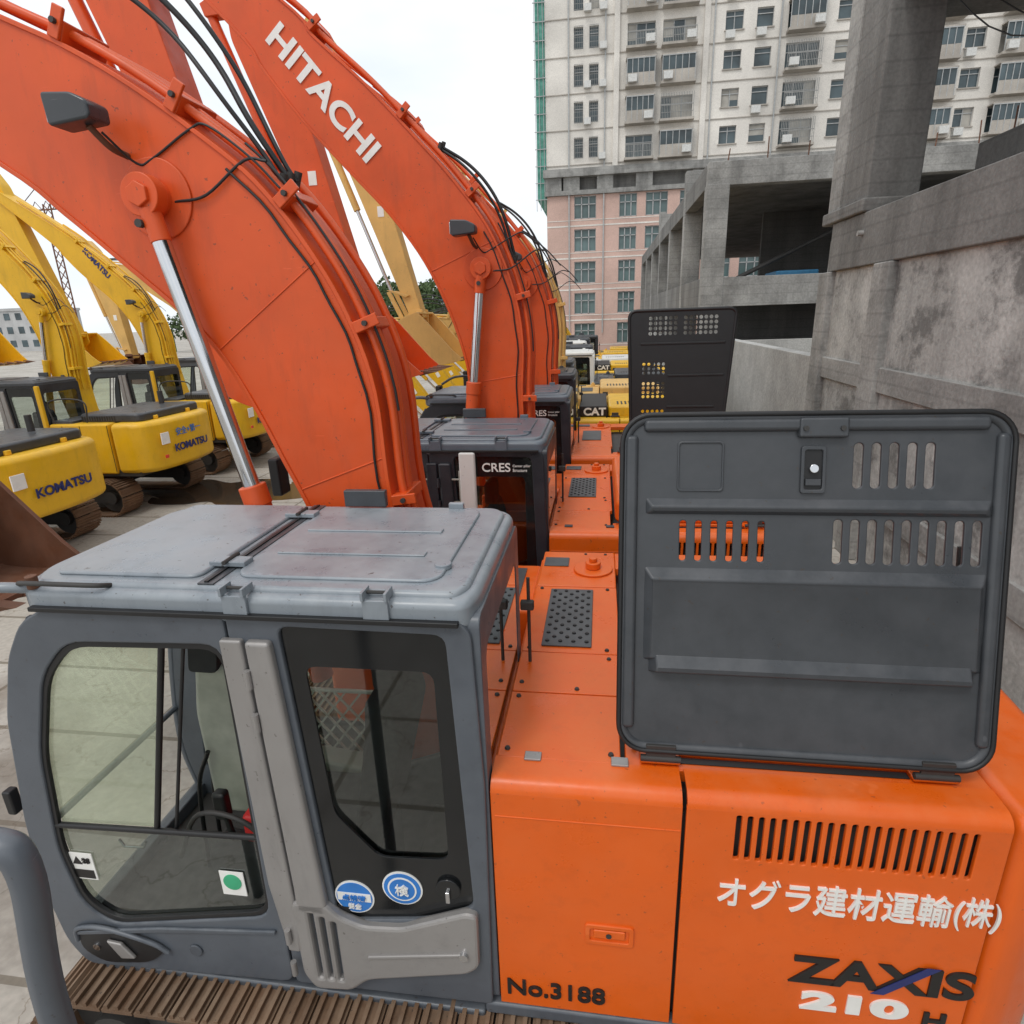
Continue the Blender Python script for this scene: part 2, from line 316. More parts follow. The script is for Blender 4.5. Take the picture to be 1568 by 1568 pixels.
# roof
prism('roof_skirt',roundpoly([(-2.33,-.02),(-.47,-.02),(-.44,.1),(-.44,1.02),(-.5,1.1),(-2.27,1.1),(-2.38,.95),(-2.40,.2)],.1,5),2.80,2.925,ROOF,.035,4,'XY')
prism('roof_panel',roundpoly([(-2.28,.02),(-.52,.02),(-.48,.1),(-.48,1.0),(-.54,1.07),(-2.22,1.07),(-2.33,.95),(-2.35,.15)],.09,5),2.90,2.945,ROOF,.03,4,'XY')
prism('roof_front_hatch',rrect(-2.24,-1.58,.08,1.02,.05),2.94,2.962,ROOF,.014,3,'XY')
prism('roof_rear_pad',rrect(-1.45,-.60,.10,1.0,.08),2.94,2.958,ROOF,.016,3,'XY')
for y_ in(.33,.62): box('roof_rib',-1.38,-.72,y_,y_+.05,2.955,2.966,ROOF,.006)
box('hatch_channel',-1.555,-1.485,.03,1.06,2.943,2.95,HOOD,.002); box('hatch_seam',-1.53,-1.515,.04,1.05,2.949,2.956,BLACK,0)
for y_ in(.18,.82):
    box('hatch_hinge',-1.60,-1.44,y_,y_+.07,2.955,2.978,ROOF,.005); cyl('hatch_hinge_pin',(-1.52,y_-.02,2.98),(-1.52,y_+.09,2.98),.009,DARK,10)
for x_ in(-1.42,-.86):
    box('roof_bracket_a',x_,x_+.10,-.035,-.02,2.84,2.93,ROOF,.003); box('roof_bracket_b',x_,x_+.012,-.045,.03,2.93,2.965,ROOF,.003); box('roof_bracket_c',x_+.09,x_+.102,-.045,.03,2.93,2.965,ROOF,.003); cyl('roof_bracket_pin',(x_,0,2.95),(x_+.1,0,2.95),.007,DARK,8)
box('roof_far_box',-1.35,-1.12,1.0,1.04,2.96,3.05,HOOD,.006)
box('roof_far_bracket',-.78,-.70,1.0,1.03,2.945,2.985,ROOF,.006)
cyl('roof_cap',(-.62,.25,2.945),(-.62,.25,2.968),.035,ROOF,20,.004)
box('rain_gutter',-2.27,-.5,-.045,-.018,2.835,2.855,BLACK,.004)
tube('roof_grab_rail',[(-2.34,.03,2.92),(-2.28,-.03,2.955),(-2.1,-.04,2.96),(-1.96,-.02,2.95),(-1.93,.03,2.93)],.010,DARK)
cyl('roof_grab_mount',(-2.26,.0,2.92),(-2.26,.0,2.975),.022,RUSTB,14,.004)
tube('mirror_arm',[(-2.3,.02,2.91),(-2.42,-.03,2.93),(-2.62,-.02,2.90),(-2.85,.12,2.78)],.022,ROOF)
box('mirror',-2.98,-2.88,.1,.28,2.4,2.75,BLACK,.02)
# interior
prism('seat_back',roundpoly([(-1.22,1.35),(-1.08,1.35),(-.90,2.05),(-.96,2.25),(-1.06,2.25),(-1.08,2.05)],.05,4),.30,.78,SEAT,.05,4)
box('seat_cushion',-1.7,-1.13,.28,.80,1.28,1.42,SEAT,.05,seg=4); box('seat_base',-1.5,-1.1,.35,.72,.94,1.28,DARK,.02)
prism('headrest',rrect(-1.06,-.96,2.22,2.45,.04),.40,.68,SEAT,.04,3)
for y_ in(.16,.84):
    prism('arm_console',roundpoly([(-1.9,1.45),(-1.3,1.38),(-1.2,1.25),(-1.3,1.05),(-1.75,1.1),(-1.92,1.3)],.05,3),y_,y_+.15,BEIGE if y_>.5 else SEAT,.02,3)
    tube('joystick',[(-1.8,y_+.07,1.45),(-1.82,y_+.07,1.6)],.015,BLACK); prism('joystick_grip',rrect(-1.86,-1.79,1.58,1.74,.02),y_+.04,y_+.1,BLACK,.02,3)
prism('monitor_console',roundpoly([(-2.12,1.3),(-1.88,1.3),(-1.80,1.9),(-1.88,2.25),(-2.06,2.28),(-2.12,1.95)],.05,4),.52,.70,BEIGE,.04,3)
prism('monitor',roundpoly([(-2.08,2.22),(-1.92,2.22),(-1.88,2.42),(-2.04,2.45)],.03,3),.50,.70,SEAT,.03)
tube('travel_lever_a',[(-2.2,.48,.95),(-2.15,.48,1.5),(-2.05,.48,1.75)],.012,BLACK); tube('travel_lever_b',[(-2.2,.6,.95),(-2.15,.6,1.5),(-2.05,.6,1.75)],.012,BLACK)
tube('lever_loop',[(-2.0,.1,1.45),(-1.85,.1,1.72),(-1.6,.1,1.68),(-1.45,.1,1.4)],.012,DARK)
box('red_cushion',-1.72,-1.48,.20,.45,1.46,1.62,RED,.02)
boxes('side_guard_bars',[(-.006,.006,1.075,1.087,-.30,.30,Matrix.Translation((-2.42+i*.10,0,1.5))@Matrix.Rotation(s_*math.radians(38),4,'Y')) for i in range(11) for s_ in(-1,1)],WHITE)
tube('side_guard_rail',[(-2.6,1.08,1.25),(-1.4,1.08,1.25)],.014,WHITE,0);tube('side_guard_rail',[(-2.5,1.08,1.75),(-1.35,1.08,1.75)],.014,WHITE,0)
# ------------------------------------------------------------------ UNDERCARRIAGE
g_tr=group()
def track(y0,y1):
    L=1.6;Rr=.36;cx=-.85;cz=.40
    per=4*L+2*math.pi*Rr; n=50; lst=[]
    for i in range(n):
        s=i/n*per
        if s<2*L: pos=Vector((cx-L+s,0,cz+Rr)); an=0
        elif s<2*L+math.pi*Rr: t=(s-2*L)/Rr; pos=Vector((cx+L+Rr*math.sin(t),0,cz+Rr*math.cos(t))); an=t
        elif s<4*L+math.pi*Rr: pos=Vector((cx+L-(s-2*L-math.pi*Rr),0,cz-Rr)); an=math.pi
        else: t=math.pi+(s-4*L-math.pi*Rr)/Rr; pos=Vector((cx-L+Rr*math.sin(t),0,cz+Rr*math.cos(t))); an=t
        T=Matrix.Translation(pos+Vector((0,0,random.uniform(-.004,.004))))@Matrix.Rotation(an+random.uniform(-.03,.03),4,'Y')
        pw=per/n*.94
        lst.append((-pw/2,pw/2,y0,y1,0,.02,T))
        for q in(-.4,-.05,.3): lst.append((q*pw,q*pw+.02,y0+.003,y1-.003,.018,.045,T))
    boxes('track_shoes',lst,RUST)
    ym=(y0+y1)/2
    prism('track_frame',roundpoly([(cx-L,.25),(cx+L,.25),(cx+L,.55),(cx-L,.55)],.1,3),ym-.13,ym+.13,DARK,.02)
    for i in range(8): cyl('track_roller',(cx-L+.25+i*.39,ym-.16,.16),(cx-L+.25+i*.39,ym+.16,.16),.09,DARK,16)
    for sx,rr in((-L,.33),(L,.33)):
        cyl('track_wheel',(cx+sx,ym-.1,cz),(cx+sx,ym+.1,cz),rr,DARK,28); cyl('track_wheel_hub',(cx+sx,ym-.2,cz),(cx+sx,ym+.2,cz),.14,DARK,20)
track(-.2,.40); track(2.1,2.70)
box('carbody',-1.6,-.1,.4,2.1,.35,.75,DARK,.04); cyl('slew_ring',(-.85,1.25,.7),(-.85,1.25,.88),.6,DARK,40)
# ------------------------------------------------------------------ HITACHI BODY
g_body=group()
box('house_frame',-1.0,1.6,.06,2.44,.86,1.0,DARK,.01)
box('lower_side_rail',-.5,1.5,-.01,.06,.80,.872,CAB,.015); box('cab_lower_rail',-2.5,-.5,-.012,.05,.76,.81,CAB,.015)
box('engine_core',-.38,1.5,.05,2.42,.95,2.0,DARK,0)
def sidepanel(nm,x0,x1,slots=[]):
    plate(nm,[(x0,.875),(x1,.875),(x1,2.075),(x0,2.075)],slots,.02,ORANGE,MXZ(y=.01),.004)
    pr=[(0.0,2.072)]+[(.06-.06*math.cos(math.radians(t)),2.072+.058*math.sin(math.radians(t))) for t in range(0,91,15)]+[(.15,2.132),(.15,2.115),(.06,2.115),(.02,2.072)]
    prism(nm+'_shoulder',pr,x0+.002,x1-.002,ORANGE,0,1,'YZ')
sidepanel('front_side_door',-.425,.333)
slots=[rrect(.535+i*.0415,.556+i*.0415,1.84,2.055,.008,2) for i in range(21)]
sidepanel('engine_side_door',.348,1.49,slots)
box('door_top_crease',-.41,.33,-.003,.004,1.955,1.962,ORANGE,.002)
plate('latch_recess_rim',rrect(-.04,.165,1.315,1.425,.015),[rrect(-.02,.145,1.335,1.405,.01)],.012,ORANGE,MXZ(y=-.004),.003)
box('latch_handle',-.005,.13,-.012,.0,1.355,1.40,ORANGE,.006); cyl('latch_keyhole',(.06,-.012,1.375),(.06,-.016,1.375),.012,DARK,12)
cwp=[(1.505,0),(1.62,.0),(1.80,.12),(1.92,.5),(1.97,1.25),(1.92,2.0),(1.80,2.38),(1.62,2.5),(1.505,2.5)]
prism('counterweight',[tuple(q) for q in catmull(cwp[1:-1],5)]+[(1.505,2.5),(1.505,0)],.88,2.12,ORANGE,.06,4,'XY')
box('deck_near_strip',-.42,.10,.152,.62,2.09,2.13,ORANGE,.006)
box('deck_mid_panel',-.42,.12,.628,1.0,2.09,2.131,ORANGE,.006)
box('deck_grating_panel',-.42,.12,1.008,1.86,2.09,2.13,ORANGE,.006)
box('deck_far_panel',-.42,.12,1.868,2.5,2.09,2.133,ORANGE,.01)
box('deck_front_step',-.44,-.36,.1,2.45,1.5,2.085,ORANGE,.01)
box('opening_front_sill',.12,1.5,.152,.30,2.06,2.118,ORANGE,.006); box('opening_slot',.30,1.22,.19,.225,2.119,2.122,BLACK,0)
box('opening_sill_lip',.28,1.24,.235,.255,2.118,2.14,ORANGE,.004)
box('deck_tail_strip',1.46,1.52,.3,2.45,2.07,2.128,ORANGE,.006); box('deck_far_strip',.12,1.46,2.2,2.5,2.07,2.127,ORANGE,.006)
box('engine_bay_void',.13,1.45,.31,2.19,2.0,2.02,DARK,0)
box('engine_block',.35,1.2,.7,1.8,2.0,2.1,DARK,.03); cyl('muffler',(.5,.9,2.12),(.5,1.9,2.12),.12,RUSTB,24,.02)
for hx in(.18,1.22):
    box('hood_hinge_leaf',hx,hx+.16,.165,.29,2.13,2.142,ORANGE,.004); cyl('hood_hinge_pin',(hx,.17,2.155),(hx+.16,.17,2.155),.014,DARK,12)
    box('hood_hinge_bracket',hx+.02,hx+.14,.165,.18,2.14,2.22,DARK,.004)
GX0,GX1,GY0,GY1=-.315,-.035,1.06,1.80
box('tread_plate',GX0,GX1,GY0,GY1,2.132,2.142,TREAD,.004)
st=[(GX0+.03+i*.037,GY0+.045+j*.047,2.142) for i in range(7) for j in range(15) if (i+j)%2==0]
studs('tread_studs',st,.013,.007,BLACK)
box('small_tread_plate',-.40,-.22,2.2,2.36,2.134,2.142,TREAD,.003)
cyl('filler_base',(-.04,2.15,2.133),(-.04,2.15,2.15),.14,ORANGE,28,.006); cyl('filler_cap',(-.04,2.15,2.15),(-.04,2.15,2.2),.055,ORANGE,20,.008); cyl('filler_knob',(-.04,2.15,2.2),(-.04,2.15,2.23),.03,ORANGE,14,.005)
studs('deck_bolts',[(bx,by,2.131) for (bx,by) in((-.38,.2),(-.38,.58),(.06,.2),(.06,.95),(-.38,1.04),(-.38,1.82),(.05,1.04),(.06,1.82),(-.38,.7),(-.1,.66),(-.1,2.45),(.05,2.45),(.16,.27),(1.44,.27))],.013,.009,DARK)
for (hx,hy) in((-.30,.16),(.06,.16)): box('deck_hinge',hx,hx+.07,hy-.03,hy+.02,2.132,2.142,SILVER,.003)
box('fuel_tank',-1.25,-.43,1.72,2.5,.95,2.02,ORANGE,.04,seg=3); box('tool_box',-2.0,-1.27,1.8,2.5,.95,1.6,ORANGE,.04,seg=3)
box('tank_tread',-1.15,-.55,1.85,2.4,2.02,2.03,TREAD,.004)
box('boom_foot_bracket',-1.35,-.6,1.15,1.2,.95,1.95,BOOMOR,.02); box('boom_foot_bracket_far',-1.35,-.6,1.72,1.77,.95,1.95,BOOMOR,.02)
tube('cab_rear_pole',[(-.36,.9,2.1),(-.36,.9,2.62)],.009,DARK)
box('cab_rear_mirror',-.40,-.33,.86,.90,2.45,2.50,DARK,.008)
g_sidetext=group()
text('company_lettering','オグラ建材運輸',.86,.155,MXZ(.49,-.004,1.60),WHITE,.006)
text('company_lettering_suffix','(株)',.16,.165,MXZ(1.36,-.004,1.595),WHITE,.004)
text('model_lettering','ZAXIS',.70,.15,MXZ(.80,-.004,1.225),BLKD,.03)
prism('model_lettering_stroke',[(1.12,1.215),(1.17,1.215),(1.36,1.385),(1.31,1.385)],-.012,-.0095,NAVY,0)
text('model_number','210',.42,.105,MXZ(.86,-.004,1.075),WHITE,.05)
text('model_suffix','H',.085,.09,MXZ(1.34,-.004,1.045),BLKD,.03)
text('fleet_number','No.3188',.44,.095,MXZ(-.39,-.004,.945),BLKD,.015)
# ------------------------------------------------------------------ HOODS
def Mh(tilt,x,y,z):
    s=math.sin(tilt);c=math.cos(tilt)
    return Matrix(((1,0,0,x),(0,s,-c,y),(0,c,s,z),(0,0,0,1)))
g_hopen=group()
M=Mh(math.radians(12.5),.10,.19,2.20)
W=1.37;Hh=1.335
holes=[rrect(.845+i*.062,.878+i*.062,1.065,1.235,.015,4) for i in range(5)]
holes+=[rrect(.215+i*.059,.240+i*.059,.775,.935,.011,4) for i in range(6)]
holes+=[rrect(.785+i*.0605,.817+i*.0605,.775,.945,.014,4) for i in range(9)]
plate('raised_hood_panel',rrect(0,W,0,Hh,.10,8),holes,.014,HOOD,M,.004)
rim=[(q[0],q[1],.0) for q in rrect(.0,W,.0,Hh,.10,8)]; tube('raised_hood_rim',rim+[rim[0]],.022,HOOD,0,M)
rim=[(q[0],q[1],.02) for q in rrect(-.012,W+.012,-.012,Hh+.012,.11,8)]; tube('raised_hood_seal',rim+[rim[0]],.010,BLACK,0,M)
def relief(nm,u0,u1,prof,inset):
    n=len(prof); vs=[(u0+ (inset*(0 if d<.001 else 1)),v,d) for v,d in prof]+[(u1-(inset*(0 if d<.001 else 1)),v,d) for v,d in prof]
    me=bpy.data.meshes.new(nm); me.from_pydata(vs,[],[(i,i+n,i+1+n,i+1) for i in range(n-1)]+[tuple(range(n)),tuple(range(2*n-1,n-1,-1))])
    bm=bmesh.new(); bm.from_mesh(me); bmesh.ops.recalc_face_normals(bm,faces=bm.faces); bm.to_mesh(me); bm.free()
    finish(me); ob=bpy.data.objects.new(nm,me); reg(ob,HOOD,M); bevmod(ob,.008,2)
relief('hood_rib_top',.075,1.335,[(.955,.0),(.975,.028),(.992,.034),(1.03,.0)],.03)
relief('hood_bulge',.075,1.335,[(.365,.0),(.38,.035),(.69,.035),(.705,.04),(.755,.0)],.035)
relief('hood_rib_low',.10,1.31,[(.315,.0),(.33,.055),(.352,.058),(.40,.034),(.41,0)],.03)
box('hood_edge_left',.0,.05,.08,1.27,-.01,.03,HOOD,.018,M,3); box('hood_edge_right',W-.045,W,.08,1.27,-.01,.03,HOOD,.018,M,3)
box('hood_edge_top',.07,W-.07,Hh-.055,Hh-.004,-.01,.03,HOOD,.018,M,3)
plate('hood_embossed_square',rrect(.20,.375,1.05,1.245,.015),[rrect(.208,.367,1.058,1.237,.012)],.012,HOOD,M@Matrix.Translation((0,0,.008)),.003)
box('hood_latch_tab',.64,.815,1.255,1.33,.0,.04,HOOD,.01,M)
plate('hood_latch_plate',rrect(.655,.745,1.045,1.225,.012),[rrect(.668,.732,1.06,1.21,.008)],.014,HOOD,M@Matrix.Translation((0,0,.012)),.003)
box('hood_latch_well',.668,.732,1.06,1.21,.004,.01,BLACK,0,M)
cyl('hood_latch_bolt',(.70,1.14,.008),(.70,1.14,.03),.017,CHROME,18,.003,M); box('hood_latch_hasp',.672,.728,1.075,1.10,.01,.022,HOOD,.003,M)
for i in range(2): cyl('hood_screw',(.66+.13*i,1.29,.04),(.66+.13*i,1.29,.048),.01,DARK,8,0,M)
tube('hood_stay',[(1.40,.3,2.1),(1.38,.45,3.0)],.012,DARK,0)
g_hperf=group()
M=Mh(math.radians(4),.30,.3,2.2); W=1.32;Hh=1.72
holes=[]
def circ(cx,cy,rd,k=8): return [(cx+rd*math.cos(2*math.pi*i/k),cy+rd*math.sin(2*math.pi*i/k)) for i in range(k)]
for i in range(14):
    if i in(6,): continue
    for j in range(4): holes.append(circ(.27+i*.062,1.44+j*.062,.024))
for z0 in(.95,.65,.35,.1):
    for i in range(5):
        for j in range(3 if z0!=.65 else 4): holes.append(circ(.2+i*.062,z0+j*.055,.021))
plate('raised_hood_panel',roundpoly([(.06,0),(W-.12,0),(W,Hh),(0,Hh)],.1,5),holes,.014,BLACK,M,.002)
rim=[(q[0],q[1],0) for q in roundpoly([(.06,0),(W-.12,0),(W,Hh),(0,Hh)],.1,5)]; tube('raised_hood_rim',rim+[rim[0]],.022,BLACK,0,M)
box('hood_rib',.5,1.2,.9,.93,-.0,.02,BLACK,.008,M);box('hood_rib',.5,1.1,.5,.53,-.0,.02,BLACK,.008,M);box('hood_rib',.15,1.2,1.3,1.33,-.0,.02,BLACK,.008,M)
g_hclosed=group()
prism('hood_cover',rrect(.14,1.44,.3,2.15,.08),2.1,2.32,ORANGE,.05,3,'XY')
boxes('hood_cover_slots',[(.3+i*.07,.33+i*.07,.5,.9,2.318,2.323) for i in range(10)],BLACK)
cyl('exhaust_pipe',(1.25,1.8,2.3),(1.25,1.8,2.65),.05,DARK,20)
# ------------------------------------------------------------------ BOOMS
def boomset(under,top,boss,rod0,lamp,hose,pipesR=.022,near=1.2,far=1.70,BM=None):
    U=catmull(under,5); T=catmull(top,5)
    prism('boom_body',[tuple(q) for q in T]+[tuple(q) for q in reversed(U)],near,far,BM,.012,2)
    def off(P,d):
        o=[]
        for i,q in enumerate(P):
            t=(P[min(i+1,len(P)-1)]-P[max(i-1,0)]).normalized(); n=Vector((t[1],-t[0])); o.append(q+n*(d(i) if callable(d) else d))
        return o
    To=off(T,.012); Ti=off(T,-.012)
    prism('boom_top_flange',[tuple(q) for q in To]+[tuple(q) for q in reversed(Ti)],near-.014,far+.014,BM,.004,1)
    Uo=off(U,-.012); Ui=off(U,.012)
    prism('boom_bottom_flange',[tuple(q) for q in Uo]+[tuple(q) for q in reversed(Ui)],near-.012,far+.012,BM,.004,1)
    for k,(yy,dd) in enumerate(((near+.05,.06),(near+.13,.065),(near+.22,.05),(far-.1,.065))):
        P=off(T,dd); P=P[8:-2] if k<2 else P[6:-4]
        tube('boom_oil_pipe',[(q[0],yy,q[1]) for q in P],pipesR if k!=2 else .016,BM,0)
    P=off(T,.05)
    for i in range(10,len(P)-4,9):
        t=(P[i+1]-P[i-1]).normalized(); an=math.atan2(t[1],t[0])
        Mx=Matrix.Translation((P[i][0],0,P[i][1]))@Matrix.Rotation(-an,4,'Y')
        box('pipe_clamp',-.03,.03,near-.01,near+.28,-.05,.045,BM,.008,Mx); cyl('clamp_bolt',(0,near+.09,.04),(0,near+.09,.07),.012,DARK,8,0,Mx)
        box('clamp_tab',-.03,.03,near-.03,near-.01,-.10,.04,BM,.006,Mx); cyl('clamp_tab_bolt',(0,near-.03,-.03),(0,near-.05,-.03),.014,DARK,8,0,Mx)
    i0,i1,lift,nh=hose
    for k in range(nh):
        fn=lambda i,k=k: .075+.02*k+(lift*(.75+.2*k))*max(0,math.sin(math.pi*(i-i0)/(i1-i0)))**1.4
        P=off(T,fn)[i0:i1]
        tube('black_hose',[(q[0],near+.08+.05*k+.02*math.sin(j*.7+k*2),q[1]) for j,q in enumerate(P)],.012+.003*(k%2),BLACK,3)
        for j in (0,-1): cyl('hose_fitting',(P[j][0]-.02,near+.08+.05*k,P[j][1]-.03),(P[j][0]+.01,near+.08+.05*k,P[j][1]+.05),.02,DARK,12)
    P=off(T,-.05); tube('edge_cable',[(q[0]+.006*math.sin(i*1.3),near-.012,q[1]) for i,q in enumerate(P[8:i0+4])],.007,BLACK,0)
    P=off(T,.10)[14:i0+4]; tube('thin_black_line',[(q[0],near+.03,q[1]) for q in P],.007,BLACK,0)
    # weld seams across the near face
    for i in (12,24):
        A=T[min(i,len(T)-1)]; B=min(U,key=lambda q:(q-A).length); tube('weld_seam',[(A[0],near-.001,A[1]),(B[0],near-.001,B[1])],.004,BM,0)
    bx,bz=boss
    cyl('boss_ring',(bx,near,bz),(bx,near-.014,bz),.19,BM,40,.007); cyl('boss',(bx,near,bz),(bx,near-.13,bz),.085,BM,32,.008); cyl('boss_pin',(bx,near-.13,bz),(bx,near-.16,bz),.06,BM,6,.006)
    cyl('boss_far',(bx,far,bz),(bx,far+.16,bz),.085,BM,32,.008)
    rx,rz=rod0
    for yy in(near-.10,far+.1):
        b=Vector((bx,yy,bz)); e=Vector((rx,yy,rz)); d=(e-b).normalized()
        cyl('cylinder_eye',(bx,yy-.04,bz),(bx,yy+.04,bz),.10,BM,28,.006)
        cyl('cylinder_rod_head',b+d*.06,b+d*.22,.05,BM,24,.006)
        cyl('cylinder_rod',b+d*.2,e,.045,CHROME,32)
        cyl('cylinder_gland',e,e+d*.12,.075,BM,28,.008); cyl('cylinder_barrel',e+d*.1,e+d*1.25,.068,BM,28,.006)
    cyl('grease_fitting',(bx-.02,near-.13,bz-.13),(bx-.02,near-.16,bz-.13),.02,DARK,10)
    lx,lz=lamp
    prism('work_lamp',roundpoly([(lx-.12,lz-.07),(lx-.13,lz+.07),(lx+.02,lz+.06),(lx+.10,lz+.02),(lx+.10,lz-.05)],.02,3),near-.26,near-.12,HOOD,.02,3); box('work_lamp_lens',lx-.137,lx-.128,near-.24,near-.14,lz-.05,lz+.05,LENS,.01)
    tube('work_lamp_bracket',[(lx+.03,near-.19,lz-.06),(lx+.05,near-.1,lz-.13),(lx+.06,near,lz-.15)],.016,RUSTB)
    tube('lamp_cable',[(lx+.06,near-.15,lz-.08),(lx+.12,near-.03,lz-.19),(lx+.2,near-.01,lz-.17),(lx+.42,near-.01,lz-.06),(lx+.52,near-.01,lz-.05),(lx+.72,near-.012,lz-.2),(lx+.85,near-.012,lz-.34)],.006,BLACK)
    tube('boss_cable',[(bx+.1,near-.01,bz-.02),(bx+.28,near-.02,bz+.0),(bx+.5,near-.01,bz+.14),(bx+.62,near-.012,bz+.13)],.007,BLACK)
def armset(T,E,BM,shift=(0,0),BK=None):
    BK=BK or BM
    sx,sz=shift; Tx,Tz=T[0]+sx,T[1]+sz; Ex,Ez=E[0]+sx,E[1]+sz
    L=math.hypot(Ex-Tx,Ez-Tz); dx,dz=(Ex-Tx)/L,(Ez-Tz)/L; nx,nz=-dz,dx
    def Q(s,n): return (Tx+dx*s+nx*n,Tz+dz*s+nz*n)
    prism('arm_body',roundpoly([Q(-.9,.05),Q(-.7,-.18),Q(0,-.16),Q(.5,-.3),Q(L,-.14),Q(L+.05,.1),Q(.9,.36),Q(.2,.42),Q(-.5,.28)],.08,4),1.28,1.62,BM,.012)
    cyl('arm_pin',(Tx,1.15,Tz),(Tx,1.75,Tz),.09,BM,24,.006)
    a0=Q(.0,-.5);a1=Q(L*.5,-.42);a2=Q(L*.86,-.36)
    cyl('bucket_cylinder_barrel',(a0[0],1.45,a0[1]),(a1[0],1.45,a1[1]),.065,BM,24); cyl('bucket_cylinder_rod',(a1[0],1.45,a1[1]),(a2[0],1.45,a2[1]),.035,CHROME,20)
    prism('cylinder_lug',[Q(-.12,-.16),Q(.2,-.16),Q(.08,-.56),Q(-.08,-.56)],1.36,1.54,BM,.01)
    c_=Q(L*.55,.05); box('arm_decal',-.06,.06,1.272,1.279,-.09,.09,WHITE,0,Matrix.Translation((c_[0],0,c_[1])))
    lk=Q(L*.9,-.02); bk=Q(L+.28,-.25)
    for yy in(1.22,1.62):
        prism('bucket_link',[ (a2[0]-.04,a2[1]+.04),(a2[0]+.04,a2[1]+.04),(lk[0]+.04,lk[1]),(lk[0]-.04,lk[1]-.04)],yy,yy+.05,BM,.008)
        prism('bucket_link_low',[ (a2[0]-.04,a2[1]),(a2[0]+.04,a2[1]+.02),(bk[0]+.05,bk[1]),(bk[0]-.05,bk[1])],yy,yy+.05,BM,.008)
    B=[(.1,.1),(-.25,-.05),(-.38,-.35),(-.25,-.68),(.1,-.85),(.55,-.88),(.95,-.80)]
    C=[Vector((Ex+q[0],Ez+q[1])) for q in B]; C=catmull(C,4); inn=[]
    for i,q in enumerate(C):
        t=(C[min(i+1,len(C)-1)]-C[max(i-1,0)]).normalized(); inn.append(q+Vector((-t[1],t[0]))*.035)
    prism('bucket_shell',[tuple(q) for q in C]+[tuple(q) for q in reversed(inn)],.9,2.0,BK,.004)
    side=[tuple(q) for q in C]+[(Ex+.75,Ez-.62),(Ex+.3,Ez-.1)]
    prism('bucket_side_near',side,.87,.905,BK,.005); prism('bucket_side_far',side,1.995,2.03,BK,.005)
    for i in range(5):
        y_=.92+i*.25; prism('bucket_tooth',[(Ex+.88,Ez-.83),(Ex+.88,Ez-.75),(Ex+1.15,Ez-.77)],y_,y_+.09,RUSTB,.006)
    for y_ in(1.24,1.62): prism('bucket_ear',roundpoly([(Ex-.15,Ez+.15),(Ex+.12,Ez+.15),(Ex+.1,Ez-.2),(Ex-.35,Ez-.35)],.05,3),y_,y_+.04,BK,.005)
g_boomA=group()
boomset([(-1.08,1.6),(-1.45,2.35),(-1.67,2.93),(-1.76,3.15),(-1.88,3.45),(-2.02,3.73),(-2.2,3.96),(-2.48,4.22),(-2.78,4.49),(-3.10,4.75),(-4.3,5.5),(-5.5,5.88)],
        [(-.80,1.85),(-1.03,2.4),(-1.16,2.94),(-1.19,3.54),(-1.30,3.94),(-1.47,4.27),(-1.70,4.58),(-1.97,4.81),(-2.27,5.03),(-2.57,5.21),(-2.89,5.36),(-4.2,5.95),(-5.6,6.15)],
        (-2.24,4.53),(-1.93,3.05),(-2.42,4.88),(29,60,.36,3),BM=BOOMOR)
armset((-5.6,6.0),(-4.95,2.95),BOOMOR,(0,0),RUSTB)
g_boomB=group()
boomset([(-.9,1.6),(-1.15,2.5),(-1.29,3.19),(-1.33,3.50),(-1.46,3.95),(-1.68,4.43),(-1.97,4.84),(-2.32,5.22),(-2.71,5.65),(-3.05,6.10),(-3.34,6.50),(-4.9,8.0)],
        [(-.65,1.85),(-.75,2.5),(-.78,3.12),(-.76,3.68),(-.84,4.17),(-1.05,4.69),(-1.38,5.14),(-1.67,5.46),(-2.11,5.92),(-2.55,6.32),(-2.87,6.66),(-5.0,8.3)],
        (-1.12,4.34),(-1.24,3.3),(-1.23,4.68),(22,34,.12,2),BM=BOOMOR)
armset((-4.9,8.15),(-3.55,3.95),BOOMOR)
g_btext=group()
an=-math.atan2(1.03,.83)
text('boom_lettering','HITACHI',1.32,.215,Matrix.Translation((-3.0,1.192,6.32))@Matrix.Rotation(-an,4,'Y')@MXZ(),WHITE,.03)
g_ktext=group()
text('boom_lettering_y','KOMATSU',.95,.16,Matrix.Translation((-2.75,1.192,6.02))@Matrix.Rotation(-an,4,'Y')@MXZ(),NAVY,.03)
g_cres=group()
box('white_pillar',-1.17,-1.03,-.06,-.012,1.5,2.84,WHITEP,.02,None,3)
text('cab_lettering','CRES',.24,.075,MXZ(-.98,-.008,2.665),WHITE,.01); text('cab_lettering_small','Center pillar',.15,.025,MXZ(-.72,-.008,2.70),WHITE,0); text('cab_lettering_small','Structure',.12,.025,MXZ(-.72,-.008,2.665),WHITE,0)
boxes('window_guard',[(-1.95+i*.11,-1.94+i*.11,-.04,-.03,1.75,2.68) for i in range(8)]+[(-1.97,-1.16,-.042,-.028,1.8+k*.2,1.812+k*.2) for k in range(5)],BEIGE)
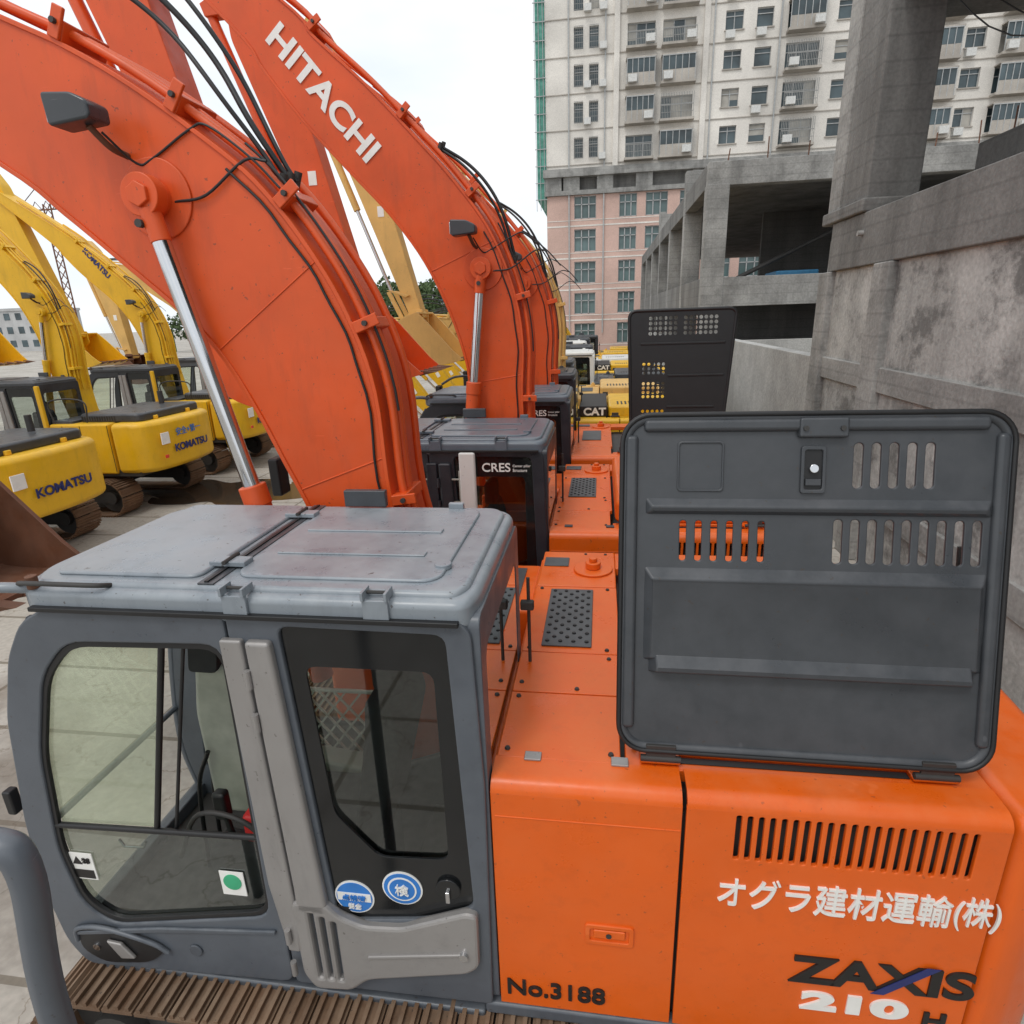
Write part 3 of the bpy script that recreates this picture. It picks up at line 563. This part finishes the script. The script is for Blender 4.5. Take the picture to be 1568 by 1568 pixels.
# ------------------------------------------------------------------ YELLOW MACHINE BODY (rounded rear)
g_ybody=group()
box('house_frame',-1.0,1.5,.06,2.44,.86,1.0,DARK,.01)
ycw=[(1.0,0),(1.45,.0),(1.75,.18),(1.9,.6),(1.95,1.25),(1.9,1.9),(1.75,2.32),(1.45,2.5),(1.0,2.5)]
prism('counterweight',[tuple(q) for q in catmull(ycw[1:-1],5)]+[(1.0,2.5),(1.0,0)],.92,2.02,YELLOW,.12,5,'XY')
box('side_doors',-.42,.98,0,2.5,.92,2.02,YELLOW,.05,seg=3)
prism('engine_hood_dark',rrect(.1,1.6,.25,2.3,.15),2.0,2.2,HOOD,.06,3,'XY'); box('front_deck',-.42,.1,.1,2.45,2.0,2.08,HOOD,.02)
boxes('hood_louvres',[(.2+i*.06,.23+i*.06,.245,.25,2.05,2.15) for i in range(14)],BLACK)
boxes('door_seams',[(x_,x_+.012,-.004,.0,.98,1.98) for x_ in(-.1,.32,.97)],BLACK)
cyl('exhaust_pipe',(.9,1.9,2.15),(.9,1.9,2.5),.06,DARK,20); cyl('rear_cap',(1.6,.7,2.02),(1.6,.7,2.1),.06,YELLOW,16,.01); cyl('rear_cap',(1.6,1.8,2.02),(1.6,1.8,2.1),.06,YELLOW,16,.01)
box('fuel_tank',-1.25,-.43,1.72,2.5,.95,1.95,YELLOW,.04,seg=3); box('boom_foot_bracket',-1.35,-.6,1.15,1.2,.95,1.95,YELLOW,.02)
tube('deck_handrail',[(-.3,.05,2.05),(-.3,.05,2.5),(.5,.05,2.5),(.5,.05,2.05)],.016,DARK)
box('yellow_cab_pillar',-.52,-.42,-.03,.04,.9,2.84,YELLOW,.02)
text('rear_lettering','KOMATSU',1.15,.17,MYZ(1.962,.68,1.28),NAVY,.03)
box('rear_warning_decal',1.925,1.945,.33,.58,1.5,1.75,WHITE,.004); box('rear_red_reflector',1.93,1.95,.35,.45,1.2,1.27,SIGNR,.004)
g_slogan=group(); text('rear_slogan','安全+第一',.85,.17,MYZ(1.962,.8,1.62),BLUE,.006)
g_cattext=group()
box('logo_plate',-.38,.12,.25,2.1,2.135,2.33,BLKD,.02); text('logo_lettering','CAT',.40,.14,MXZ(-.30,.245,2.16),WHITE,.04)
# ------------------------------------------------------------------ convert curve/text templates to mesh
def convert(lst):
    out=[]
    for ob in lst:
        if ob.type in('CURVE','FONT'):
            me=bpy.data.meshes.new_from_object(ob.evaluated_get(dg))
            me.name=ob.name
            if 'fw' in ob.keys() and len(me.vertices):
                xs=[v.co.x for v in me.vertices]; ys=[v.co.y for v in me.vertices]
                kx=ob['fw']/(max(xs)-min(xs)); ky=ob['fh']/(max(ys)-min(ys)); x0,y0=min(xs),min(ys)
                for v in me.vertices: v.co.x=(v.co.x-x0)*kx; v.co.y=(v.co.y-y0)*ky
            finish(me,ob.get('ang',30))
            nm=ob.name; mw=ob.matrix_world.copy(); bpy.data.objects.remove(ob); nb=bpy.data.objects.new(nm,me); nb.matrix_world=mw; COL.objects.link(nb); out.append(nb)
        else: out.append(ob)
    return out
bpy.context.view_layer.update()
dg=bpy.context.evaluated_depsgraph_get()
ALLG={}
for k in ['g_cab','g_tr','g_body','g_sidetext','g_hopen','g_hperf','g_hclosed','g_boomA','g_boomB','g_btext','g_ktext','g_cres','g_ybody','g_slogan','g_cattext']:
    ALLG[k]=convert(globals()[k])
SKIP=('travel_lever','joystick','arm_console','monitor','track_roller','deck_hinge','hatch_hinge','roof_bracket','clamp_bolt','clamp_tab_bolt','warning_','inspection','sticker','round_sticker','hood_screw','window_lock','door_lock','door_plug','panel_screw','inner_grab','side_guard','red_cushion','lever_loop','hinge','latch','grease','deck_bolts','tread_studs','hose_fitting','weld_seam','silver_vent','silver_panel','vent_backing')
def machine(name,loc,groups,recolor={},rot=0,far=False):
    e=bpy.data.objects.new(name,None); COL.objects.link(e); e.location=loc
    RM=Matrix.Translation((-.9,0,1.7))@Matrix.Rotation(math.radians(rot),4,'Y')@Matrix.Translation((.9,0,-1.7))
    for g in groups:
        for o in ALLG[g]:
            if far and o.name.startswith(SKIP): continue
            n=o.copy(); COL.objects.link(n); n.parent=e; mm=o.matrix_world.copy()
            if rot and g.startswith('g_boom'): mm=RM@mm
            n.matrix_basis=mm
            m=o.data.materials[0] if o.data.materials else None
            if m and m.name in recolor:
                n.material_slots[0].link='OBJECT'; n.material_slots[0].material=recolor[m.name]
    return e
bpy.context.view_layer.update()
machine('orange_excavator',(0,1.95,0),['g_cab','g_tr','g_body','g_sidetext','g_hopen','g_boomA'])
DKC={'grey_cab_paint':CABDK,'grey_roof_paint':ROOFDK,'silver_trim':CABDK}
machine('orange_excavator',(0,4.9,0),['g_cab','g_tr','g_body','g_sidetext','g_hclosed','g_boomB','g_btext','g_cres'],DKC)
machine('orange_excavator',(.05,7.85,0),['g_cab','g_tr','g_body','g_hperf','g_boomB','g_cres'],DKC,far=True)
YR={'orange_paint':YELLOW,'orange_boom_paint':YELLOW,'grey_roof_paint':HOOD,'grey_cab_paint':CABDK}
YF={'orange_paint':YELLOW2,'orange_boom_paint':YELLOW2,'grey_roof_paint':HOOD,'yellow_paint':YELLOW2}
machine('yellow_excavator',(.0,10.8,0),['g_cab','g_tr','g_body','g_hclosed','g_boomB','g_cattext'],dict(YF,orange_paint=YELLOW,grey_cab_paint=CABDK),far=True)
for i in range(6):
    y=13.85+i*3.2; rc=YR if i%3 else YF
    if i in(1,3): rc={'orange_paint':WHITEP if i==3 else HOOD,'orange_boom_paint':YELLOW,'grey_cab_paint':WHITEP,'grey_roof_paint':WHITEP}
    machine('yellow_excavator' if i!=3 else 'white_excavator',(random.uniform(-.2,.3),y,0),['g_cab','g_tr','g_body','g_hclosed','g_boomA']+(['g_cattext'] if i in(2,) else []),rc,rot=-24-random.uniform(0,8),far=True)
for i in range(7):
    y=7.8+i*3.7; x=-11.2-.15*i
    machine('yellow_excavator',(x,y,0),['g_cab','g_tr','g_ybody','g_boomB' if i not in(3,5) else 'g_boomA']+(['g_ktext'] if i in(1,2) else [])+(['g_slogan'] if i in(1,2) else []),YR if i in(1,2,4,5,7) else YF if i!=0 else {'orange_boom_paint':YELLOW2,'grey_roof_paint':HOOD},rot=(0,3,-4,0,5,-3,2)[i],far=True)
for g in ALLG.values():
    for o in g: bpy.data.objects.remove(o)
# ------------------------------------------------------------------ SETTING
def parented(name,lst):
    global dg
    bpy.context.view_layer.update(); dg=bpy.context.evaluated_depsgraph_get()
    lst=convert(lst)
    e=bpy.data.objects.new(name,None); COL.objects.link(e)
    for o in lst: o.parent=e
    return e
g=group(); tube('post',[(-1.36,.9,0),(-1.36,.9,1.6),(-1.352,.9,2.3),(-1.29,.9,2.74),(-1.38,.9,2.81),(-1.6,.9,2.84),(-2.4,.9,2.86)],.036,CAB,8); tube('post_rear',[(-2.4,.9,0),(-2.4,.9,2.86)],.036,CAB,0); box('foot_plate',-1.46,-1.26,.8,1.0,0,.02,DARK,.004)
parented('handrail',g)
# ground
m,nt,b=newmat('yard_concrete')
n1=noise(nt,.35,8,None,.6); r1=ramp(nt,n1.outputs[0],.3,.7,(.36,.33,.285,1),(.55,.515,.465,1))
bt=N(nt,'ShaderNodeTexBrick'); t=N(nt,'ShaderNodeTexCoord'); mp=N(nt,'ShaderNodeMapping'); mp.inputs['Scale'].default_value=(.22,.22,.22); nt.links.new(t.outputs['Object'],mp.inputs[0]); nt.links.new(mp.outputs[0],bt.inputs[0])
bt.inputs['Scale'].default_value=1; bt.inputs['Mortar Size'].default_value=.006; bt.inputs['Color1'].default_value=(1,1,1,1);bt.inputs['Color2'].default_value=(.93,.92,.9,1);bt.inputs['Mortar'].default_value=(.5,.47,.42,1); bt.offset=0
col=mix(nt,1.0,r1.outputs[0],bt.outputs[0],'MULTIPLY')
vo=N(nt,'ShaderNodeTexVoronoi'); vo.feature='DISTANCE_TO_EDGE'; vo.inputs['Scale'].default_value=.9; nw=noise(nt,2,6)
va=N(nt,'ShaderNodeVectorMath',operation='ADD'); nt.links.new(t.outputs['Object'],va.inputs[0]); nt.links.new(nw.outputs[1],va.inputs[1]); nt.links.new(va.outputs[0],vo.inputs[0])
rc_=ramp(nt,vo.outputs[0],.0,.012,(.55,.5,.45,1),(1,1,1,1)); col=mix(nt,.8,col,rc_.outputs[0],'MULTIPLY')
n2=noise(nt,.16,7); r2=ramp(nt,n2.outputs[0],.58,.66); col=mix(nt,r2.outputs[0],col,(.14,.105,.075,1))
nf=noise(nt,14,6); rf=ramp(nt,nf.outputs[0],.3,.75,(.8,.8,.8,1),(1.08,1.08,1.08,1)); col=mix(nt,1.0,col,rf.outputs[0],'MULTIPLY')
nt.links.new(col,b.inputs['Base Color']); rr=ramp(nt,r2.outputs[0],0,1,(.85,.85,.85,1),(.3,.3,.3,1)); nt.links.new(rr.outputs[0],b.inputs['Roughness'])
me=bpy.data.meshes.new('ground'); me.from_pydata([(-900,-200,0),(900,-200,0),(900,1500,0),(-900,1500,0)],[],[(0,1,2,3)]); me.materials.append(m)
COL.objects.link(bpy.data.objects.new('ground',me))
m,nt,b=newmat('puddle_water'); b.inputs['Base Color'].default_value=(.06,.043,.03,1); b.inputs['Roughness'].default_value=.1
pts=[(-9.1+2.2*math.cos(t_/24*2*math.pi)*(1+.25*math.sin(t_*1.7)),13.4+1.1*math.sin(t_/24*2*math.pi)*(1+.25*math.cos(t_*2.3))) for t_ in range(24)]
me=bpy.data.meshes.new('puddle'); me.from_pydata([(q[0],q[1],.004) for q in catmull(pts,4,True)],[],[tuple(range(96))]); me.materials.append(m); COL.objects.link(bpy.data.objects.new('puddle',me))
# concrete structure near (wall plane x = 4)
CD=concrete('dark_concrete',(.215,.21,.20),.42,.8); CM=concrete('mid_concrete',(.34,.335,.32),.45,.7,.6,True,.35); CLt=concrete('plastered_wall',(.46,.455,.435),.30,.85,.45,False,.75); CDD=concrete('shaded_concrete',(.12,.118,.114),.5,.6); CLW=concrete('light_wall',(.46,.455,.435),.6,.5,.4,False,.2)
g=group()
box('wall_infill',4.06,4.3,-4,12.55,0,5.0,CLt,0); box('upper_beam',3.98,4.5,-4,12.3,4.47,5.25,CD,.02)
box('mid_beam',4.0,4.3,-4,12.3,2.66,3.02,CM,.015); box('low_beam',4.01,4.3,-4,12.3,.9,1.25,CM,.015)
for y_,w_ in((9.7,.55),(12.1,.5),(3.2,.5),(-2.5,.5)): box('wall_pier',3.94,4.4,y_,y_+w_,0,4.468,CM,.02)
box('big_column',4.0,4.75,11.0,12.6,5.252,15,CD,.03); box('big_column_strip',3.975,4.0,12.05,12.59,5.26,15,CM,0); box('column_foot',3.92,4.85,10.9,12.7,5.252,5.45,CD,.03)
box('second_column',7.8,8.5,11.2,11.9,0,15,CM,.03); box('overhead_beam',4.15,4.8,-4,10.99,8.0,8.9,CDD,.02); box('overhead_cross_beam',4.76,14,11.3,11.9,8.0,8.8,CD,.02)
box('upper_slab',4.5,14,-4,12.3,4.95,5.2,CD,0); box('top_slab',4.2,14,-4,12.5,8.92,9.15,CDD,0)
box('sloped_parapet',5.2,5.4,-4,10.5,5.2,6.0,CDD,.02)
cyl('drain_stub',(3.9,10.9,4.95),(4.0,10.9,4.95),.04,CM,16)
for i in range(5): tube('hanging_cable',[(4.3+i*.5,10.9,8.3-.2*i),(5.2+i*.6,9.5,6.9+.1*i),(6.5+i*.4,6.5,7.2+.15*i)],.009,BLACK)
for i in range(9): tube('rebar',[(5.3,3.5+i*.8,5.95),(5.3+random.uniform(-.05,.05),3.5+i*.8+random.uniform(-.1,.1),6.0+random.uniform(.2,.5))],.01,RUSTB,0)
parented('concrete_parking_structure',g)
g=group(); box('low_wall',3.98,4.25,12.62,23.5,0,3.0,CLW,.02); parented('boundary_wall',g)
g=group()
X0=3.55
xs=[X0,8.0,12.5,17,21.5,26]; ys_=[24,30,36,42,48,54,60]
for x_ in xs:
    for y_ in ys_:
        if x_>X0 and y_>24 and not x_==26: continue
        box('column',x_,x_+.75,y_,y_+.6,0,9.6 if random.random()<.3 else 8.0,CM,.02)
for z0,z1 in((7.95,8.7),(4.0,5.0)):
    box('front_beam',X0+.02,27,24.03,24.5,z0,z1,CM,.02); box('side_beam',X0+.02,X0+.5,24.6,60.6,z0,z1,CD,.02)
box('roof_slab',X0+.3,27,24.3,60,8.2,8.5,CD,0); box('mid_slab',X0+.3,27,24.3,60,4.3,4.6,CD,0); box('added_dark_wall',X0+4,27,33,33.3,0,8.2,CDD,0)  # wall inside is added to darken the bays, shade put into its colour
box('front_low_wall',X0+.1,27,24.1,24.4,0,2.8,CLW,.02); box('side_low_wall',X0+.1,X0+.4,24.6,60,0,2.5,CLW,.02); box('dark_back',X0+.6,27,26,26.2,0,4.2,CDD,0)  # dark_back is a dark sheet standing in for shade in the recess
box('parapet_upstand',6,14,30,30.4,8.5,9.3,CM,.02); box('step_column',X0+.1,X0+.5,44,44.5,8.7,10,CM,.02)
tube('fallen_beam',[(5,25.2,5.0),(9.5,27,7.0)],.08,DARK,0); box('blue_tarp',6.4,7.9,25.3,27,5.0,5.2,plain('blue_tarp',(.03,.16,.30)),.05)
for i in range(10): tube('rebar',[(4.2+i*1.3,24.2,8.6),(4.2+i*1.3+random.uniform(-.1,.1),24.2,9.0+random.uniform(0,.5))],.02,RUSTB,0)
parented('concrete_frame_building',g)
# tower block
g=group()
TY=68
CREAM=concrete('cream_render',(.82,.78,.72),.78,.4,.15,False); BALC=concrete('balcony_render',(.50,.46,.41),.6,.5,.3,False); PINK=concrete('pink_render',(.68,.47,.40),.75,.3,.15,False); WGL=plain('window_glass_far',(.06,.085,.095),.12,0,.6,.35); WFR=plain('window_frame_far',(.40,.41,.41),.5); AC=plain('ac_unit',(.62,.62,.6),.6); GRIL=plain('grille_bars',(.28,.28,.27),.5,0,.2)
CURT=plain('window_curtain',(.42,.40,.36),.8,0,.3,.6)
FP=3.03; Z0=18.0; NF=7
def q2(px): return -5.6+(px-832)/17.4
cols=[(q2(880),q2(895),.55,2.3,'s'),(q2(905),q2(920),.55,2.3,'s'),(q2(966),q2(1010),.3,2.2,'b'),(q2(1022),q2(1073),.3,2.2,'b'),(q2(1118),q2(1145),.9,2.4,'w'),(q2(1165),q2(1190),.9,2.4,'w'),(q2(1212),q2(1262),.5,2.5,'b'),(q2(1285),q2(1310),.9,2.4,'w'),(q2(1345),q2(1385),.3,2.3,'b'),(q2(1410),q2(1460),.3,2.3,'b'),(q2(1472),q2(1500),.9,2.4,'w'),(q2(1520),q2(1575),.3,2.3,'b'),(q2(1600),q2(1630),.9,2.4,'w'),(q2(1660),q2(1720),.3,2.3,'b')]
holes=[];gl=[];fr=[];ac=[];sl2=[];gr=[];cu_=[]
for k in range(NF):
    zb=Z0+k*FP
    for (xa,xb,h0,h1,ty) in cols:
        holes.append([(xa,zb+h0),(xb,zb+h0),(xb,zb+h1),(xa,zb+h1)])
        gl.append((xa,xb,TY+.28,TY+.3,zb+h0,zb+h1))
        nm_=max(1,int((xb-xa)/.75))
        for j in range(nm_+1):
            xx=xa+(xb-xa)*j/nm_; fr.append((xx-.035,xx+.035,TY+.2,TY+.27,zb+h0,zb+h1))
            if j<nm_ and random.random()<.3: cu_.append((xx+.04,xx+(xb-xa)/nm_-.04,TY+.272,TY+.279,zb+h0+random.choice((0,.6)),zb+h1))
        for zz in(zb+h0,zb+h1-.07,zb+(h0+h1)/2+.3): fr.append((xa,xb,TY+.205,TY+.275,zz,zz+.07))
        if ty=='b':
            rnd=random.random()
            sl2.append((xa-.12,xb+.12,TY-.95,TY,zb+h0-.35,zb+h0-.15))
            if rnd<.55:
                gl.append((xa,xb,TY-.86,TY-.84,zb+h0+.75,zb+h1)); n_=int((xb-xa)/.6)+1
                for j in range(n_+1): xx=xa+(xb-xa)*j/n_; fr.append((xx-.03,xx+.03,TY-.92,TY-.86,zb+h0-.15,zb+h1))
                fr.append((xa,xb,TY-.93,TY-.87,zb+h1-.08,zb+h1)); sl2.append((xa,xb,TY-.9,TY-.82,zb+h0-.15,zb+h0+.72)); sl2.append((xa-.1,xb+.1,TY-.93,TY,zb+h1,zb+h1+.1))
            else:
                n_=int((xb-xa)/.14)
                for j in range(n_+1): xx=xa+(xb-xa)*j/n_; gr.append((xx-.02,xx+.02,TY-.93,TY-.9,zb+h0-.15,zb+h0+(.9 if rnd<.8 else 1.9)))
                gr.append((xa,xb,TY-.94,TY-.89,zb+h0+.88,zb+h0+.95)); gr.append((xa,xb,TY-.94,TY-.89,zb+h0+.3,zb+h0+.34))
            if random.random()<.8:
                xx=random.choice((xa+.1,xb-.9)); ac.append((xx,xx+.8,TY-1.35,TY-.98,zb+h0-.1,zb+h0+.5))
        elif ty=='s':
            for j in range(6): xx=xa+(xb-xa)*j/5; gr.append((xx-.012,xx+.012,TY-.2,TY-.17,zb+h0-.1,zb+h1))
            for j in range(5): zz=zb+h0+(h1-h0)*j/4; gr.append((xa,xb,TY-.2,TY-.17,zz,zz+.03))
            if random.random()<.5: ac.append((xb+.1,xb+.75,TY-.5,TY-.05,zb+.3,zb+.85))
        else:
            sl2.append((xa-.1,xb+.1,TY-.12,TY,zb+h0-.1,zb+h0-.002))
            if random.random()<.35: ac.append((xa,xa+.8,TY-.5,TY-.05,zb+h0-.75,zb+h0-.15))
ZT=Z0+NF*FP
plate('upper_facade',[(-5.6,17.6),(58,17.6),(58,ZT),(-5.6,ZT)],holes,.3,CREAM,MXZ(y=TY+.15),.004)
box('body',-5.55,58,TY+.6,TY+16,0,ZT-.2,CREAM,0); box('left_return',-5.58,-5.3,TY+.31,TY+15.9,17.7,ZT,CREAM,0)
boxes('window_glass',gl,WGL); boxes('window_frames',fr,WFR); boxes('window_curtains',cu_,CURT); boxes('ac_units',ac,AC); boxes('balcony_slabs',sl2,BALC); boxes('window_grilles',gr,GRIL)
boxes('facade_ledges',[(-5.7,58,TY-.08,TY-.004,Z0+k*FP-.06,Z0+k*FP+.02) for k in range(NF+1)],BALC)
boxes('corner_pilasters',[(xx,xx+.5,TY-.3,TY-.003,17.6,ZT) for xx in(q2(945),q2(1085),q2(1325),q2(1395))],CREAM)
boxes('drain_pipes',[(xx,xx+.12,TY-.2,TY-.09,2,ZT) for xx in(q2(870),q2(930),q2(1100),q2(1200))],WFR)
box('transfer_band_top',-5.9,58,TY-.6,TY+.6,16.9,17.6,CM,0); box('transfer_band_back',-5.6,58,TY+.4,TY+.6,15.4,16.9,CD,0); box('transfer_band_low',-5.8,58,TY-.3,TY+.5,15.3,15.7,CM,0)
boxes('transfer_piers',[(xx,xx+1.6,TY-.25,TY+.45,15.7,16.9) for xx in(-5.7,-3.9,-.6,3.2,8.6,12,16,22,28,34,40,46)],CM)
holes=[];gl=[];fr=[]
for k in range(5):
    zb=k*3.05+.4
    for xa,xb in((q2(880),q2(918)),(q2(958),q2(988)),(q2(1003),q2(1040)),(q2(1060),q2(1095)),(q2(1110),q2(1150)),(q2(1165),q2(1205)),(q2(1220),q2(1260))):
        holes.append([(xa,zb+.5),(xb,zb+.5),(xb,zb+2.6),(xa,zb+2.6)]); gl.append((xa,xb,TY+.28,TY+.3,zb+.5,zb+2.6))
        for j in range(4): xx=xa+(xb-xa)*j/3; fr.append((xx-.05,xx+.05,TY+.1,TY+.2,zb+.5,zb+2.6))
        for zz in(zb+.5,zb+1.8,zb+2.52): fr.append((xa,xb,TY+.1,TY+.2,zz,zz+.08))
plate('lower_facade',[(-5.6,0),(58,0),(58,15.28),(-5.6,15.28)],holes,.3,PINK,MXZ(y=TY+.15),.004)
boxes('lower_glass',gl,plain('green_glass_far',(.12,.18,.18),.1,0,.4,.3)); boxes('lower_frames',fr,WFR)
boxes('lower_stripes',[(-5.62,58,TY-.03,TY-.003,k*3.05+.2,k*3.05+.34) for k in range(1,6)]+[(-5.62,58,TY-.03,TY-.003,k*3.05+.75,k*3.05+.82) for k in range(5)],CREAM)
NET=plain('green_scaffold_net',(.10,.30,.24),.8,0,.3,2)
boxes('scaffold_net',[(-6.5,-5.62,TY-.1,TY+14,15,ZT)],NET)
boxes('scaffold_poles',[(-6.6+i*.4,-6.55+i*.4,TY-.2,TY-.14,14,ZT) for i in range(3)]+[(-6.7,-5.5,TY-.22,TY-.15,15+k*1.5,15.06+k*1.5) for k in range(15)],WFR)
parented('apartment_tower',g)
def block(name,x0,x1,y0,h,col,fl):
    g=group(); m_=concrete(name+'_wall',col,.7,.3,.15,False); box('walls',x0,x1,y0,y0+12,0,h,m_,0); gl=[]
    n_=int((x1-x0)/3)
    for k in range(fl):
        for j in range(n_): xx=x0+1+j*3; zz=1+k*h/fl; gl.append((xx,xx+1.5,y0-.06,y0-.01,zz,zz+h/fl*.5))
    boxes('windows',gl,WGL); box('roof_parapet',x0-.2,x1+.2,y0-.2,y0+12.2,h,h+.6,m_,0); parented(name,g)
block('distant_office',-150,-128,130,9,(.5,.5,.5),3); block('distant_warehouse',-80,-50,130,6,(.35,.42,.5),2); block('distant_office',-46,-36,150,10,(.55,.55,.55),3); block('distant_warehouse',-20,-4,105,6.5,(.45,.45,.45),2)
g=group()
CR=(-108,118)
for z_ in range(0,28,2):
    for sx in(-.8,.8): tube('mast_brace',[(CR[0]+sx,CR[1],z_),(CR[0]-sx,CR[1],z_+2)],.09,RUSTB,0)
for sx in(-.8,.8): tube('mast_leg',[(CR[0]+sx,CR[1],0),(CR[0]+sx,CR[1],28)],.14,RUSTB,0)
for k in range(10): tube('jib_brace',[(CR[0]-6+k*2.4,CR[1],27),(CR[0]-4.8+k*2.4,CR[1],28.5),(CR[0]-3.6+k*2.4,CR[1],27)],.08,RUSTB,0)
tube('jib',[(CR[0]-8,CR[1],27),(CR[0]+19,CR[1],27)],.14,RUSTB,0); tube('jib_tie',[(CR[0]+14,CR[1],28),(CR[0],CR[1],32),(CR[0]-7,CR[1],27)],.08,RUSTB,0)
parented('tower_crane',g)
m,nt,b=newmat('foliage'); n1=noise(nt,.8,6); r1=ramp(nt,n1.outputs[0],.3,.7,(.035,.065,.022,1),(.10,.15,.05,1)); nt.links.new(r1.outputs[0],b.inputs['Base Color']); b.inputs['Roughness'].default_value=.8
vs=[];fs=[]
def leaf(c,s):
    n=Vector((random.gauss(0,1),random.gauss(0,1),random.gauss(0,1))).normalized(); u=n.orthogonal().normalized(); v=n.cross(u)
    k=len(vs)
    for q in((-1,-.6),(1,-.6),(.7,.8),(-.7,.8)): vs.append(tuple(c+u*q[0]*s+v*q[1]*s))
    fs.append((k,k+1,k+2,k+3))
for i in range(46):
    cx=random.uniform(-75,2); cy=random.uniform(98,110); hh=random.uniform(4.5,6.5)
    if i<16: cx=random.uniform(-32,-12); cy=random.uniform(80,90); hh=random.uniform(7.5,9.5)
    k=len(vs)
    vs+= [(cx-.2,cy,0),(cx+.2,cy,0),(cx+.1,cy,hh*.7),(cx-.1,cy,hh*.7)]; fs.append((k,k+1,k+2,k+3))
    cl=[Vector((cx+random.gauss(0,1.6),cy+random.gauss(0,1.3),hh*random.uniform(.45,.95))) for _ in range(9)]
    for c in cl:
        rr_=random.uniform(.8,1.5)
        for _ in range(55):
            d=Vector((random.gauss(0,1),random.gauss(0,1),random.gauss(0,.8))).normalized()*rr_*random.uniform(.5,1.1); leaf(c+d,random.uniform(.12,.28))
me=bpy.data.meshes.new('distant_trees'); me.from_pydata(vs,[],fs); me.materials.append(m); COL.objects.link(bpy.data.objects.new('distant_trees',me))
print('done',len(bpy.data.objects))
